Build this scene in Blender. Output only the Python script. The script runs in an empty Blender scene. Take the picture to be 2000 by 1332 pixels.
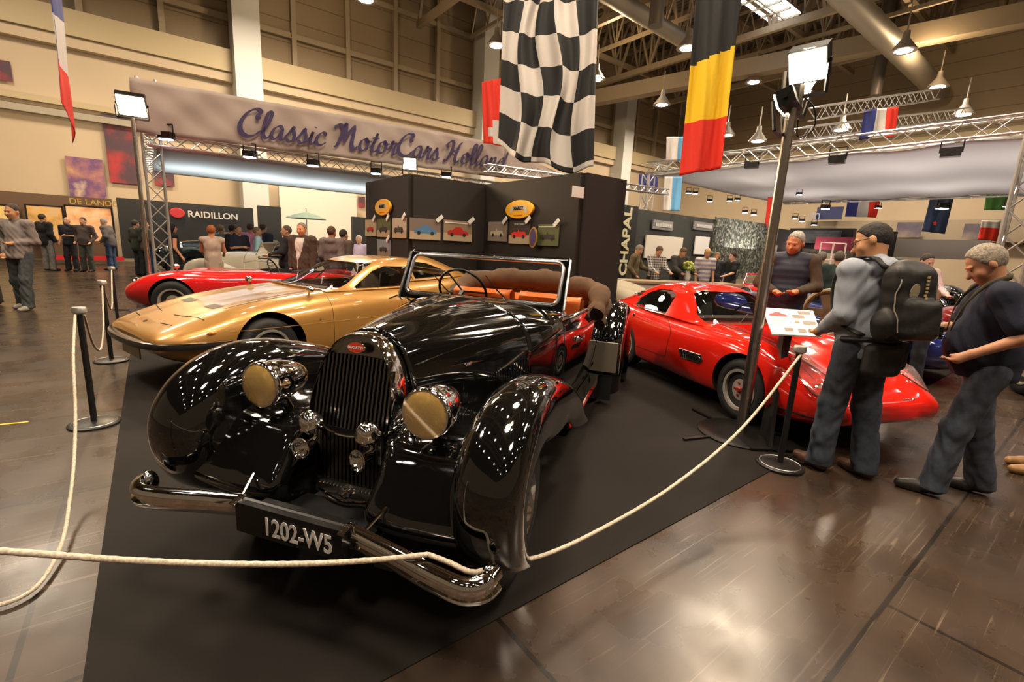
import bpy, bmesh, math, random
import numpy as np
from mathutils import Vector, Matrix
from mathutils.bvhtree import BVHTree
random.seed(4); rng=np.random.default_rng(4)
SC=bpy.context.scene; COL=SC.collection
R=math.radians
# ---------------------------------------------------------------- camera
CH=1.55; CF=910.; CP=R(11.55); CR=R(2.9)
_f=np.array([0,math.cos(CP),-math.sin(CP)]); _r0=np.array([1.,0,0]); _u0=np.cross(_r0,_f)
_r=_r0*math.cos(CR)+_u0*math.sin(CR); _u=-_r0*math.sin(CR)+_u0*math.cos(CR)
cd=bpy.data.cameras.new('camera'); cam=bpy.data.objects.new('camera',cd); COL.objects.link(cam)
cd.sensor_width=36; cd.lens=CF/2000*36; cd.clip_end=300; cd.clip_start=.05
cam.matrix_world=Matrix(((_r[0],_u[0],-_f[0],0),(_r[1],_u[1],-_f[1],0),(_r[2],_u[2],-_f[2],CH),(0,0,0,1)))
SC.camera=cam
def _ray(x,y): return _f*CF+_r*(x-1000)+_u*(666-y)
def atz(x,y,z=0.):                      # point of height z seen at a pixel of the photograph
    d=_ray(x,y); t=(z-CH)/d[2]; return Vector((d[0]*t,d[1]*t,z))
def atY(x,y,Y):
    d=_ray(x,y); t=Y/d[1]; return Vector((d[0]*t,Y,CH+d[2]*t))
GA=R(52.2); AX=Vector((math.sin(GA),math.cos(GA),0)); BX=Vector((-math.cos(GA),math.sin(GA),0))
def S(a,b,z=0.): return AX*a+BX*b+Vector((0,0,z))    # hall grid
HALLROT=math.atan2(AX.y,AX.x)
# ---------------------------------------------------------------- materials
MATS={}
def M(name,col=(.5,.5,.5),rough=.5,metal=0.,emit=None,es=1.,coat=0.,trans=0.,alpha=1.,noise=0.,nscale=20.,bump=0.,ior=1.45,spec=.5,sheen=0.,sss=0.):
    if name in MATS: return MATS[name]
    m=bpy.data.materials.new(name); m.use_nodes=True; nt=m.node_tree; b=nt.nodes['Principled BSDF']
    b.inputs['Base Color'].default_value=(*col,1); b.inputs['Roughness'].default_value=rough; b.inputs['Metallic'].default_value=metal
    b.inputs['Coat Weight'].default_value=coat; b.inputs['Coat Roughness'].default_value=.03
    b.inputs['Transmission Weight'].default_value=trans; b.inputs['Alpha'].default_value=alpha; b.inputs['IOR'].default_value=ior
    b.inputs['Specular IOR Level'].default_value=spec; b.inputs['Sheen Weight'].default_value=sheen
    if sss: b.inputs['Subsurface Weight'].default_value=sss; b.inputs['Subsurface Scale'].default_value=.01
    if emit: b.inputs['Emission Color'].default_value=(*emit,1); b.inputs['Emission Strength'].default_value=es
    if noise or bump:
        tc=nt.nodes.new('ShaderNodeTexCoord'); n=nt.nodes.new('ShaderNodeTexNoise'); n.inputs['Scale'].default_value=nscale; n.inputs['Detail'].default_value=4
        nt.links.new(tc.outputs['Object'],n.inputs['Vector'])
        if noise:
            r=nt.nodes.new('ShaderNodeValToRGB'); e=r.color_ramp.elements
            e[0].position=.3; e[1].position=.7
            e[0].color=(*[c*(1-noise) for c in col],1); e[1].color=(*[min(1,c*(1+noise)) for c in col],1)
            nt.links.new(n.outputs['Fac'],r.inputs['Fac']); nt.links.new(r.outputs['Color'],b.inputs['Base Color'])
        if bump:
            bp=nt.nodes.new('ShaderNodeBump'); bp.inputs['Strength'].default_value=bump; bp.inputs['Distance'].default_value=.01
            nt.links.new(n.outputs['Fac'],bp.inputs['Height']); nt.links.new(bp.outputs['Normal'],b.inputs['Normal'])
    MATS[name]=m; return m
def srgb(r,g,b): return tuple(((c/255)/12.92 if c/255<.04045 else ((c/255+.055)/1.055)**2.4) for c in (r,g,b))
black=M('black_paint',(.004,.004,.004),.06,coat=1.,ior=1.6)
chrome=M('chrome',(.82,.8,.78),.05,1.)
chromed=M('dull_chrome',(.45,.43,.4),.22,1.)
steel=M('brushed_steel',(.55,.5,.46),.25,1.)
darkmetal=M('black_metal',(.012,.011,.01),.35,.3)
rubber=M('tyre_rubber',(.018,.017,.016),.7,noise=.2,nscale=30)
dark=M('dark_void',(.004,.004,.004),.9)
glass=M('clear_glass',(.9,.95,.92),.0,trans=1.,ior=1.05)
wglass=M('window_glass',(.01,.012,.01),.0,trans=.0,alpha=.16,ior=1.55)
# ---------------------------------------------------------------- objects
def tag(o,label=None,cat=None,group=None,kind=None):
    if label: o['label']=label
    if cat: o['category']=cat
    if group: o['group']=group
    if kind: o['kind']=kind
    return o
def thing(name,label,cat,loc=(0,0,0),rz=0.,group=None,scale=None):
    o=bpy.data.objects.new(name,None); COL.objects.link(o); o.location=loc; o.rotation_euler=(0,0,rz)
    if scale: o.scale=(scale,)*3 if isinstance(scale,(int,float)) else scale
    return tag(o,label,cat,group)
def mkobj(name,verts,faces,mat,parent=None,smooth=True,fm=None,sharp=None):
    me=bpy.data.meshes.new(name); me.from_pydata([tuple(map(float,v)) for v in verts],[],[tuple(map(int,f)) for f in faces])
    for m in (mat if isinstance(mat,(list,tuple)) else [mat]): me.materials.append(m)
    if fm is not None: me.polygons.foreach_set('material_index',fm)
    if smooth: me.polygons.foreach_set('use_smooth',[True]*len(me.polygons))
    if sharp: me.set_sharp_from_angle(angle=R(sharp))
    me.update(); o=bpy.data.objects.new(name,me); COL.objects.link(o)
    if parent: o.parent=parent
    return o
class MB:
    "collects shapes that become ONE mesh"
    def __init__(s): s.v=[]; s.f=[]; s.m=[]; s.mats=[]
    def mi(s,m):
        if m is None: return 0
        if m not in s.mats: s.mats.append(m)
        return s.mats.index(m)
    def add(s,vs,fs,m=None):
        k=len(s.v); s.v+= [tuple(v) for v in vs]; s.f+= [tuple(k+i for i in f) for f in fs]; s.m+= [s.mi(m)]*len(fs); return s
    def box(s,c,d,m=None,rz=0.,rot=None):
        x,y,z=[q/2 for q in d]; vs=[Vector((i*x,j*y,k*z)) for i in(-1,1) for j in(-1,1) for k in(-1,1)]
        q=rot if rot is not None else Matrix.Rotation(rz,3,'Z')
        vs=[q@v+Vector(c) for v in vs]
        return s.add(vs,[(0,1,3,2),(4,6,7,5),(0,4,5,1),(2,3,7,6),(0,2,6,4),(1,5,7,3)],m)
    def beam(s,p0,p1,w,h=None,m=None,up=(0,0,1)):
        p0,p1=Vector(p0),Vector(p1); d=(p1-p0); L=d.length; d/=L; up=Vector(up)
        if abs(d.dot(up))>.98: up=Vector((1,0,0))
        x=d.cross(up).normalized(); z=x.cross(d); h=h or w
        vs=[p+x*i*w/2+z*j*h/2 for p in(p0,p1) for i,j in((-1,-1),(1,-1),(1,1),(-1,1))]
        return s.add(vs,[(3,2,1,0),(4,5,6,7),(0,1,5,4),(1,2,6,5),(2,3,7,6),(3,0,4,7)],m)
    def tube(s,pts,r,n=8,m=None,closed=False,cap=True,flat=1.):
        pts=[Vector(p) for p in pts]; N=len(pts); rr=r if isinstance(r,(list,tuple)) else [r]*N
        prev=None; rings=[]
        for i,p in enumerate(pts):
            if closed: d=pts[(i+1)%N]-pts[i-1]
            else: d=pts[min(i+1,N-1)]-pts[max(i-1,0)]
            d.normalize()
            if prev is None:
                a=Vector((0,0,1)) if abs(d.z)<.9 else Vector((1,0,0)); x=d.cross(a).normalized()
            else: x=(prev-d*prev.dot(d)).normalized()
            prev=x; y=d.cross(x)
            rings.append([p+(x*math.cos(t)+y*math.sin(t)*flat)*rr[i] for t in [2*math.pi*k/n for k in range(n)]])
        vs=[v for q in rings for v in q]; fs=[]
        for i in range(N if closed else N-1):
            j=(i+1)%N
            for k in range(n):
                l=(k+1)%n; fs.append((i*n+k,i*n+l,j*n+l,j*n+k))
        if cap and not closed: fs+= [tuple(range(n-1,-1,-1)),tuple((N-1)*n+k for k in range(n))]
        return s.add(vs,fs,m)
    def lathe(s,prof,c=(0,0,0),axis=(0,0,1),n=24,m=None,sx=1.,sy=1.,up=None):
        "prof: (r,h) along the axis"
        ax=Vector(axis).normalized(); a=Vector(up) if up else (Vector((0,0,1)) if abs(ax.z)<.9 else Vector((1,0,0))); x=ax.cross(a).normalized(); y=ax.cross(x)
        c=Vector(c); vs=[]; fs=[]
        for r_,h in prof:
            for k in range(n):
                t=2*math.pi*k/n; vs.append(c+ax*h+(x*math.cos(t)*sx+y*math.sin(t)*sy)*r_)
        for i in range(len(prof)-1):
            for k in range(n):
                l=(k+1)%n; fs.append((i*n+k,i*n+l,(i+1)*n+l,(i+1)*n+k))
        if prof[0][0]>1e-5: fs.append(tuple(range(n-1,-1,-1)))
        if prof[-1][0]>1e-5: fs.append(tuple((len(prof)-1)*n+k for k in range(n)))
        return s.add(vs,fs,m)
    def cyl(s,p0,p1,r,n=12,m=None,r2=None): return s.tube([p0,p1],[r,r if r2 is None else r2],n,m)
    def ell(s,c,rad,n=16,m=None,rot=None):
        vs=[];fs=[];h=n//2; q=rot or Matrix.Identity(3)
        for i in range(h+1):
            t=math.pi*i/h
            for k in range(n):
                p=2*math.pi*k/n; vs.append(q@Vector((rad[0]*math.sin(t)*math.cos(p),rad[1]*math.sin(t)*math.sin(p),rad[2]*math.cos(t)))+Vector(c))
        for i in range(h):
            for k in range(n):
                l=(k+1)%n; fs.append((i*n+k,(i+1)*n+k,(i+1)*n+l,i*n+l))
        return s.add(vs,fs,m)
    def grid(s,P,m=None,closev=False,flip=False):
        nu=len(P);nv=len(P[0]); vs=[p for row in P for p in row]; fs=[]
        for i in range(nu-1):
            for j in range(nv-1 if not closev else nv):
                k=(j+1)%nv; q=(i*nv+j,i*nv+k,(i+1)*nv+k,(i+1)*nv+j); fs.append(q[::-1] if flip else q)
        return s.add(vs,fs,m)
    def prism(s,poly,axis,a,b,m=None):
        "poly 2-D in the two other axes (in order), extruded from a to b"
        def P(p,t):
            return {0:(t,p[0],p[1]),1:(p[0],t,p[1]),2:(p[0],p[1],t)}[axis]
        n=len(poly); vs=[P(p,a) for p in poly]+[P(p,b) for p in poly]
        return s.add(vs,[tuple(range(n-1,-1,-1)),tuple(range(n,2*n))]+[(i,(i+1)%n,n+(i+1)%n,n+i) for i in range(n)],m)
    def build(s,name,mat=None,parent=None,smooth=True,sharp=35,weld=False):
        mats=s.mats or [mat]
        if s.mats and mat is not None and mat not in s.mats: mats=s.mats
        o=mkobj(name,s.v,s.f,mats,parent,smooth,s.m)
        bm=bmesh.new(); bm.from_mesh(o.data)
        if weld: bmesh.ops.remove_doubles(bm,verts=bm.verts,dist=1e-4)
        bmesh.ops.recalc_face_normals(bm,faces=bm.faces); bm.to_mesh(o.data); bm.free()
        if smooth and sharp: o.data.set_sharp_from_angle(angle=R(sharp))
        return o
def cr(P,n,closed=False):
    "Catmull-Rom through rows of points -> n samples (numpy)"
    P=np.array(P,float); N=len(P)
    d=np.linalg.norm(np.diff(P.reshape(N,-1),axis=0),axis=1)**.5+1e-9; T=np.concatenate([[0],np.cumsum(d)])
    t=np.linspace(0,T[-1],n); out=[]
    # finite-difference tangents (nonuniform)
    m=np.zeros_like(P)
    for i in range(N):
        if i==0: m[i]=(P[1]-P[0])/(T[1]-T[0])
        elif i==N-1: m[i]=(P[-1]-P[-2])/(T[-1]-T[-2])
        else:
            h0=T[i]-T[i-1];h1=T[i+1]-T[i]; m[i]=((P[i]-P[i-1])/h0*h1+(P[i+1]-P[i])/h1*h0)/(h0+h1)
    for x in t:
        i=min(max(np.searchsorted(T,x)-1,0),N-2); h=T[i+1]-T[i]; u=(x-T[i])/h
        out.append((2*u**3-3*u**2+1)*P[i]+(u**3-2*u*u+u)*h*m[i]+(-2*u**3+3*u*u)*P[i+1]+(u**3-u*u)*h*m[i+1])
    return np.array(out)
def surf(rows,nu,nv):
    "rows: cross sections (same count of 3-D points); tensor spline -> (nu,nv,3)"
    A=np.array([cr(r_,nv) for r_ in np.array(rows,float)])
    return cr(A,nu)
def gnormals(P):
    du=np.gradient(P,axis=0);dv=np.gradient(P,axis=1);n=np.cross(du,dv);return n/(np.linalg.norm(n,axis=2,keepdims=True)+1e-12)
def shell(P,t0,t1):
    "closed thin solid between offsets t0 and t1 along the grid normal"
    n=gnormals(P); A=P+n*t0; B=P+n*t1; nu,nv=P.shape[:2]; k=nu*nv
    vs=np.concatenate([A.reshape(-1,3),B.reshape(-1,3)]); fs=[]
    I=lambda i,j:i*nv+j
    for i in range(nu-1):
        for j in range(nv-1):
            fs.append((I(i,j),I(i,j+1),I(i+1,j+1),I(i+1,j))); fs.append((k+I(i,j),k+I(i+1,j),k+I(i+1,j+1),k+I(i,j+1)))
    bd=[I(0,j) for j in range(nv-1)]+[I(i,nv-1) for i in range(nu-1)]+[I(nu-1,j) for j in range(nv-1,0,-1)]+[I(i,0) for i in range(nu-1,0,-1)]
    for a,b in zip(bd,bd[1:]+bd[:1]): fs.append((a,k+a,k+b,b))
    return vs,fs
def solid(vs,fs,mat,name='tmp'):
    o=mkobj(name,vs,fs,mat); bm=bmesh.new(); bm.from_mesh(o.data); bmesh.ops.remove_doubles(bm,verts=bm.verts,dist=1e-5); bmesh.ops.recalc_face_normals(bm,faces=bm.faces); bm.to_mesh(o.data); bm.free(); return o
def boolean(o,cutters,op='DIFFERENCE',keep=False):
    for c in cutters:
        md=o.modifiers.new('b','BOOLEAN'); md.operation=op; md.solver='EXACT'; md.object=c; md.material_mode='TRANSFER'
    dg=bpy.context.evaluated_depsgraph_get(); me=bpy.data.meshes.new_from_object(o.evaluated_get(dg)); o.modifiers.clear(); old=o.data; o.data=me; me.name=o.name
    bpy.data.meshes.remove(old)
    if not keep:
        for c in cutters: bpy.data.objects.remove(c)
    return o
def dupe(o):
    c=o.copy(); c.data=o.data.copy(); COL.objects.link(c); return c
def mirrorgrid(P):
    "half surface with x>=0, first column on the centre line -> full"
    Q=P[:,::-1].copy(); Q[:,:,0]*=-1; return np.concatenate([Q[:,:-1],P],axis=1)
def setparent(o,p,name=None):
    o.parent=p
    if name: o.name=name
    return o
def smoothsharp(o,ang=32):
    o.data.polygons.foreach_set('use_smooth',[True]*len(o.data.polygons)); o.data.set_sharp_from_angle(angle=R(ang)); return o
def textmesh(name,s,size,mat,parent=None,mw=None,depth=.002,align='CENTER',bold=0.,shear=0.,sx=1.):
    c=bpy.data.curves.new(name,'FONT'); c.body=s; c.size=size; c.extrude=depth; c.align_x=align; c.align_y='CENTER'; c.offset=bold; c.shear=shear
    t=bpy.data.objects.new(name,c); COL.objects.link(t)
    dg=bpy.context.evaluated_depsgraph_get(); me=bpy.data.meshes.new_from_object(t.evaluated_get(dg)); bpy.data.objects.remove(t)
    me.materials.clear(); me.materials.append(mat); o=bpy.data.objects.new(name,me); COL.objects.link(o)
    if sx!=1.: me.transform(Matrix.Diagonal((sx,1,1,1)))
    if mw is not None: o.matrix_local=mw
    if parent: o.parent=parent
    return o
def frame(o,x,y,z=None):
    "4x4 from origin, x axis, y axis"
    x=Vector(x).normalized(); y=Vector(y).normalized(); z=x.cross(y); o=Vector(o)
    return Matrix(((x.x,y.x,z.x,o.x),(x.y,y.y,z.y,o.y),(x.z,y.z,z.z,o.z),(0,0,0,1)))
# ================================================================ hall
def texmat(name,fn):
    m=bpy.data.materials.new(name); m.use_nodes=True; MATS[name]=m; nt=m.node_tree; fn(nt,nt.nodes['Principled BSDF'],nt.nodes,nt.links); return m
def floor_nodes(nt,b,N,L):
    tc=N.new('ShaderNodeTexCoord'); mp=N.new('ShaderNodeMapping'); mp.inputs['Rotation'].default_value=(0,0,-HALLROT); L.new(tc.outputs['Object'],mp.inputs['Vector'])
    br=N.new('ShaderNodeTexBrick'); br.offset=.5; br.inputs['Scale'].default_value=1.; br.inputs['Brick Width'].default_value=3.1; br.inputs['Row Height'].default_value=1.55
    br.inputs['Mortar Size'].default_value=.012; br.inputs['Mortar Smooth'].default_value=.2
    br.inputs['Color1'].default_value=(.054,.036,.024,1); br.inputs['Color2'].default_value=(.036,.025,.018,1); br.inputs['Mortar'].default_value=(.016,.011,.008,1)
    bo_=N.new('ShaderNodeVectorMath'); bo_.operation='ADD'; bo_.inputs[1].default_value=(.51,-.40,0); L.new(mp.outputs[0],bo_.inputs[0]); L.new(bo_.outputs[0],br.inputs['Vector'])
    n=N.new('ShaderNodeTexNoise'); n.inputs['Scale'].default_value=1.3; n.inputs['Detail'].default_value=8; n.inputs['Roughness'].default_value=.65; L.new(mp.outputs[0],n.inputs['Vector'])
    n2=N.new('ShaderNodeTexNoise'); n2.inputs['Scale'].default_value=2.5; n2.inputs['Detail'].default_value=6; L.new(mp.outputs[0],n2.inputs['Vector'])
    st=N.new('ShaderNodeMapping'); st.inputs['Scale'].default_value=(.5,22,1); st.inputs['Rotation'].default_value=(0,0,.5); L.new(mp.outputs[0],st.inputs['Vector'])
    n3=N.new('ShaderNodeTexNoise'); n3.inputs['Scale'].default_value=1.5; n3.inputs['Detail'].default_value=5; L.new(st.outputs[0],n3.inputs['Vector'])
    r=N.new('ShaderNodeValToRGB'); r.color_ramp.elements[0].position=.35; r.color_ramp.elements[0].color=(.55,.55,.55,1); r.color_ramp.elements[1].position=.7; r.color_ramp.elements[1].color=(1.5,1.4,1.3,1)
    L.new(n.outputs['Fac'],r.inputs['Fac'])
    mx=N.new('ShaderNodeMix'); mx.data_type='RGBA'; mx.blend_type='MULTIPLY'; mx.inputs[0].default_value=1; L.new(br.outputs['Color'],mx.inputs[6]); L.new(r.outputs['Color'],mx.inputs[7])
    r2=N.new('ShaderNodeValToRGB'); r2.color_ramp.elements[0].position=.62; r2.color_ramp.elements[0].color=(0,0,0,1); r2.color_ramp.elements[1].position=.75; r2.color_ramp.elements[1].color=(.06,.05,.04,1); L.new(n3.outputs['Fac'],r2.inputs['Fac'])
    ad=N.new('ShaderNodeMix'); ad.data_type='RGBA'; ad.blend_type='ADD'; ad.inputs[0].default_value=1; L.new(mx.outputs[2],ad.inputs[6]); L.new(r2.outputs['Color'],ad.inputs[7])
    last=ad.outputs[2]
    for ang,sc_ in ((.35,(1.1,34,1)),(1.9,(1.6,40,1)),(-.7,(.9,55,1))):
        sm=N.new('ShaderNodeMapping'); sm.inputs['Scale'].default_value=sc_; sm.inputs['Rotation'].default_value=(0,0,ang); L.new(mp.outputs[0],sm.inputs['Vector'])
        sn=N.new('ShaderNodeTexNoise'); sn.inputs['Scale'].default_value=1.; sn.inputs['Detail'].default_value=3; sn.inputs['Distortion'].default_value=.6; L.new(sm.outputs[0],sn.inputs['Vector'])
        sr_=N.new('ShaderNodeValToRGB'); sr_.color_ramp.elements[0].position=.66; sr_.color_ramp.elements[0].color=(0,0,0,1); sr_.color_ramp.elements[1].position=.74; sr_.color_ramp.elements[1].color=(.085,.066,.045,1); L.new(sn.outputs['Fac'],sr_.inputs['Fac'])
        a2=N.new('ShaderNodeMix'); a2.data_type='RGBA'; a2.blend_type='ADD'; a2.inputs[0].default_value=1; L.new(last,a2.inputs[6]); L.new(sr_.outputs['Color'],a2.inputs[7]); last=a2.outputs[2]
    L.new(last,b.inputs['Base Color'])
    rr=N.new('ShaderNodeMapRange'); rr.inputs['From Min'].default_value=.3; rr.inputs['From Max'].default_value=.7; rr.inputs['To Min'].default_value=.2; rr.inputs['To Max'].default_value=.38
    L.new(n2.outputs['Fac'],rr.inputs['Value']); L.new(rr.outputs[0],b.inputs['Roughness'])
    bp=N.new('ShaderNodeBump'); bp.inputs['Strength'].default_value=.05; bp.inputs['Distance'].default_value=.01; L.new(n2.outputs['Fac'],bp.inputs['Height']); L.new(bp.outputs[0],b.inputs['Normal'])
    b.inputs['Specular IOR Level'].default_value=.5
FLOOR=texmat('polished_brown_floor',floor_nodes)
def deck_nodes(nt,b,N,L):
    tc=N.new('ShaderNodeTexCoord'); mp=N.new('ShaderNodeMapping'); mp.inputs['Rotation'].default_value=(0,0,-HALLROT); L.new(tc.outputs['Object'],mp.inputs['Vector'])
    w=N.new('ShaderNodeTexWave'); w.bands_direction='X'; w.inputs['Scale'].default_value=.9; w.inputs['Distortion'].default_value=0; L.new(mp.outputs[0],w.inputs['Vector'])
    r=N.new('ShaderNodeValToRGB'); r.color_ramp.elements[0].color=(.06,.048,.036,1); r.color_ramp.elements[1].color=(.15,.12,.085,1); r.color_ramp.elements[0].position=.3; r.color_ramp.elements[1].position=.5
    L.new(w.outputs['Fac'],r.inputs['Fac']); L.new(r.outputs['Color'],b.inputs['Base Color']); b.inputs['Roughness'].default_value=.7
DECK=texmat('corrugated_roof_deck',deck_nodes)
def panel_nodes(nt,b,N,L):
    tc=N.new('ShaderNodeTexCoord'); sp=N.new('ShaderNodeSeparateXYZ'); L.new(tc.outputs['Object'],sp.inputs[0])
    w=N.new('ShaderNodeMath'); w.operation='FRACT'; L.new(sp.outputs['Z'],w.inputs[0])
    r=N.new('ShaderNodeValToRGB'); r.color_ramp.interpolation='EASE'; e=r.color_ramp.elements; e[0].position=0; e[0].color=(.12,.085,.05,1); e[1].position=.07; e[1].color=(.30,.225,.135,1); L.new(w.outputs[0],r.inputs['Fac'])
    L.new(r.outputs['Color'],b.inputs['Base Color']); b.inputs['Roughness'].default_value=.6
UPPER=texmat('brown_wall_panels',panel_nodes)
cream=M('cream_wall',(.50,.395,.265),.7,noise=.04,nscale=.6)
creamd=M('cream_trim',(.45,.36,.21),.6)
fl=MB(); fl.add([(-60,-20,0),(70,-20,0),(70,80,0),(-60,80,0)],[(0,1,2,3)]); tag(fl.build('floor',FLOOR,smooth=False),kind='structure')
WB=27.3; WA=40.
def slab(name,a0,a1,b0,b1,z0,z1,mat,kind='structure'):
    m=MB(); q=Matrix.Rotation(HALLROT,3,'Z')
    m.add([S(a,b,z) for a in(a0,a1) for b in(b0,b1) for z in(z0,z1)],[(0,1,3,2),(4,6,7,5),(0,4,5,1),(2,3,7,6),(0,2,6,4),(1,5,7,3)])
    o=m.build(name,mat,smooth=False); 
    if kind: tag(o,kind=kind)
    return o
slab('wall_back',-30,WA,WB,WB+.4,0,9.0,cream)
slab('wall_back_upper',-30,WA,WB+.6,WB+1,8.6,18,UPPER)
slab('wall_right',WA,WA+.4,-40,WB+1,0,9.,cream)
slab('wall_right_upper',WA+.6,WA+1,-40,WB+1,8.6,18,UPPER)
slab('ceiling',-30,WA+1,-30,WB+1,17.6,17.9,DECK)
slab('trim_1',-30,WA,WB-.5,WB+.6,8.75,9.7,creamd); slab('trim_2',-30,WA,WB-.35,WB-.002,8.35,8.74,cream)
slab('trim_3',-30,12,WB-.25,WB-.002,6.15,6.35,creamd); slab('trim_4',-30,12,WB-.35,WB-.002,5.7,5.95,M('cable_tray',(.33,.29,.22),.5,.3))
slab('trim_5',WA-.5,WA+.6,-40,WB,8.7,9.6,creamd)
colm=M('white_column',(.52,.52,.49),.6)
k=6
for a in (4.25,17.6,31.0): slab('trim_%d'%k,a-.55,a+.55,WB-1.2,WB-.01,0,17.5 if a<20 else 13.6,colm); k+=1
post=M('wall_post',(.36,.29,.19),.6)
m=MB()
for a in np.arange(-15,38,2.7): m.box(S(a,WB+.4,13.3),(.22,.3,8.5),rz=HALLROT)
for z in (11.3,14.2): m.beam(S(-25,WB+.42,z),S(39,WB+.42,z),.18,.25)
tag(m.build('trim_%d'%k,post,smooth=False),kind='structure'); k+=1
# roof steel: every truss a thing of its own
rsteel=M('beige_roof_steel',(.30,.235,.155),.5)
def rooftruss(p0,p1,h,n,w,label,name='roof_truss',mat=rsteel,dz=0,group='roof trusses'):
    o=thing(name,label,'truss',(Vector(p0)+Vector(p1))/2,group=group); c=o.location.copy(); p0=Vector(p0)-c;p1=Vector(p1)-c; up=Vector((0,0,h)); m=MB(); d=MB()
    m.beam(p0,p1,w,w*1.3); m.beam(p0+up,p1+up,w,w)
    for i in range(n):
        a=p0.lerp(p1,i/n);b=p0.lerp(p1,(i+.5)/n);e=p0.lerp(p1,(i+1)/n)
        d.beam(a,b+up,w*.5);d.beam(b+up,e,w*.5);d.beam(a,a+up,w*.4)
    m.build('chords',mat,o,smooth=False); d.build('braces',mat,o,smooth=False); return o
i=0
lab=['deep beige roof truss nearest the back wall','deep beige roof truss crossing above the checkered flag','deep beige roof truss over the middle of the hall','deep beige roof truss over the black car','deep beige roof truss nearest the camera']
for b in (24.,19.,14.,9.,3.): rooftruss(S(-12,b,14.2),S(39,b,14.2),2.9,20,.22,lab[i]); i+=1
labb=['long beige cross truss at the left end of the roof','long beige cross truss above the column left of the flags','long beige cross truss above the stand partition','long beige cross truss running over the red white and black flags','long beige cross truss toward the right end of the roof','long beige cross truss over the right canopy','long beige cross truss nearest the right end wall']
for i,a in enumerate((-8,-1,6.,13,20,27,34.)): rooftruss(S(a,-12,13.4),S(a,26.8,13.4),3.6,15,.26,labb[i],group='roof cross trusses')
for i,a in enumerate((2.5,9.5,16.5,23.5,30.5)): rooftruss(S(a,-12,13.8),S(a,26.8,13.8),2.6,22,.15,'light secondary roof truss, number %s from the left'%['one','two','three','four','five'][i],group='light roof trusses')
m=MB(); m.beam(atY(1161,192,36.),atz(2080,14,13.3),.8,.9); tag(m.build('roof_beam',rsteel,smooth=False),'massive beige box beam slanting across the roof to the column head','beam')
m=MB()
for a in np.arange(-10,40,2.2): m.beam(S(a,-14,17.2),S(a,27.5,17.2),.14,.4)
tag(m.build('roof_purlins',rsteel,smooth=False),'rows of thin beige purlins under the corrugated roof deck','purlins',kind='stuff')
duct=M('silver_duct',(.34,.31,.26),.45,.5)
def ductm(p0,p1,r,label,bands=14):
    m=MB(); p0=Vector(p0);p1=Vector(p1); n=bands*2; pts=[];rr=[]
    for i in range(n+1): 
        pts.append(p0.lerp(p1,i/n)); rr.append(r*(1.05 if i%2 else 1.))
    m.tube(pts,rr,20); tag(m.build('air_duct',duct,smooth=True,sharp=60),label,'duct')
ductm(S(9.5,-8,13.2),S(9.5,24,13.2),.42,'slim silver air duct beside the black flag stripe')
ductm(atz(1600,-60,12.6),atz(1835,180,12.),.5,'fat silver air duct above the right canopy',18)
ductm(atz(1060,-90,12.),atz(1350,88,13.2),.38,'silver air duct right of the checkered flag')
for x,y,l in ((1285,0,'left of the black flag stripe'),(1715,150,'right of the floodlight pole')):
    m=MB(); q=atz(x,y,12); m.cyl(q+Vector((0,0,-1)),q+Vector((0,0,4)),.3,14); tag(m.build('duct_riser',M('dark_duct',(.16,.14,.12),.5,.4)),'dark vertical duct riser under the roof, '+l,'duct')
# ---------------------------------------------------------------- hall lamps
lampE=M('hall_lamp_glow',(1,1,1),.5,emit=(1,.93,.84),es=70); MATS['hall_lamp_glow'].cycles.emission_sampling='NONE'
lhous=M('lamp_housing',(.35,.31,.26),.4,.5)
lamp0=None
def hall_lamp(p,label,s=1.,group='hall lamps under the roof'):
    global lamp0
    if lamp0 is None:
        o=thing('hall_lamp',label,'lamp',p,0,group,s); m=MB(); m.lathe([(.08,.5),(.1,.3),(.32,.0),(.34,-.04)],n=14); m.cyl((0,0,.4),(0,0,1.2),.02,6); m.build('lamp_shade',lhous,o)
        m=MB(); m.lathe([(.30,-.005),(.2,-.05),(.0,-.07)],n=14); m.build('bulb',lampE,o); lamp0=o; return o
    o=lamp0.copy(); COL.objects.link(o); o.location=p; o.scale=(s,)*3; o['label']=label; o['group']=group
    for c in lamp0.children: 
        d=c.copy(); COL.objects.link(d); d.parent=o
    return o
for (x,y,z,l) in [(970,87,11,'left of the checkered flag'),(1343,92,10.6,'just left of the black flag stripe'),(1165,153,11,'peeking out right of the checkered flag'),(1472,159,12,'right of the yellow flag stripe'),(1765,97,10.6,'near the top of the frame at right'),(1293,203,10,'right of the pale column head'),(1832,168,11,'above the small tricolour flag'),(1643,252,8.5,'left of the small tricolour flag'),(1882,222,9.5,'at far right above the canopy truss'),(1420,263,9,'just right of the red flag stripe'),(1480,274,8,'low, beside the floodlight pole'),(714,-3,12,'cut by the top edge of the frame')]:
    hall_lamp(atz(x,y,z),'bright round hall lamp '+l,1.45)
for i in range(6):
    for j in range(7): hall_lamp(S(-9+i*5.5,-13+j*4.2-(i%2)*2,11.5),'bright round hall lamp over the visitors aisle, above the frame',1.15,'hall lamps above the frame')
m=MB(); q=atz(1497,12,14)
for i in range(5): m.box(q+AX*(i*.9-1.8),(.06,1.6,.1),rz=HALLROT)
o=thing('skylight','bright white skylight panel under the roof deck','skylight',q); 
mm=MB(); mm.box((0,0,.1),(4.2,1.5,.06),rz=HALLROT); mm.build('pane',M('skylight_glow',(1,1,1),.5,emit=(.9,.95,1),es=7),o)
mm=MB(); 
for i in range(5): mm.beam(AX*(i*1.-2)-BX*.75,AX*(i*1.-2)+BX*.75,.06,.1)
mm.beam(-AX*2.1,AX*2.1,.06,.1); mm.build('glazing_bars',rsteel,o,smooth=False)
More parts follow.
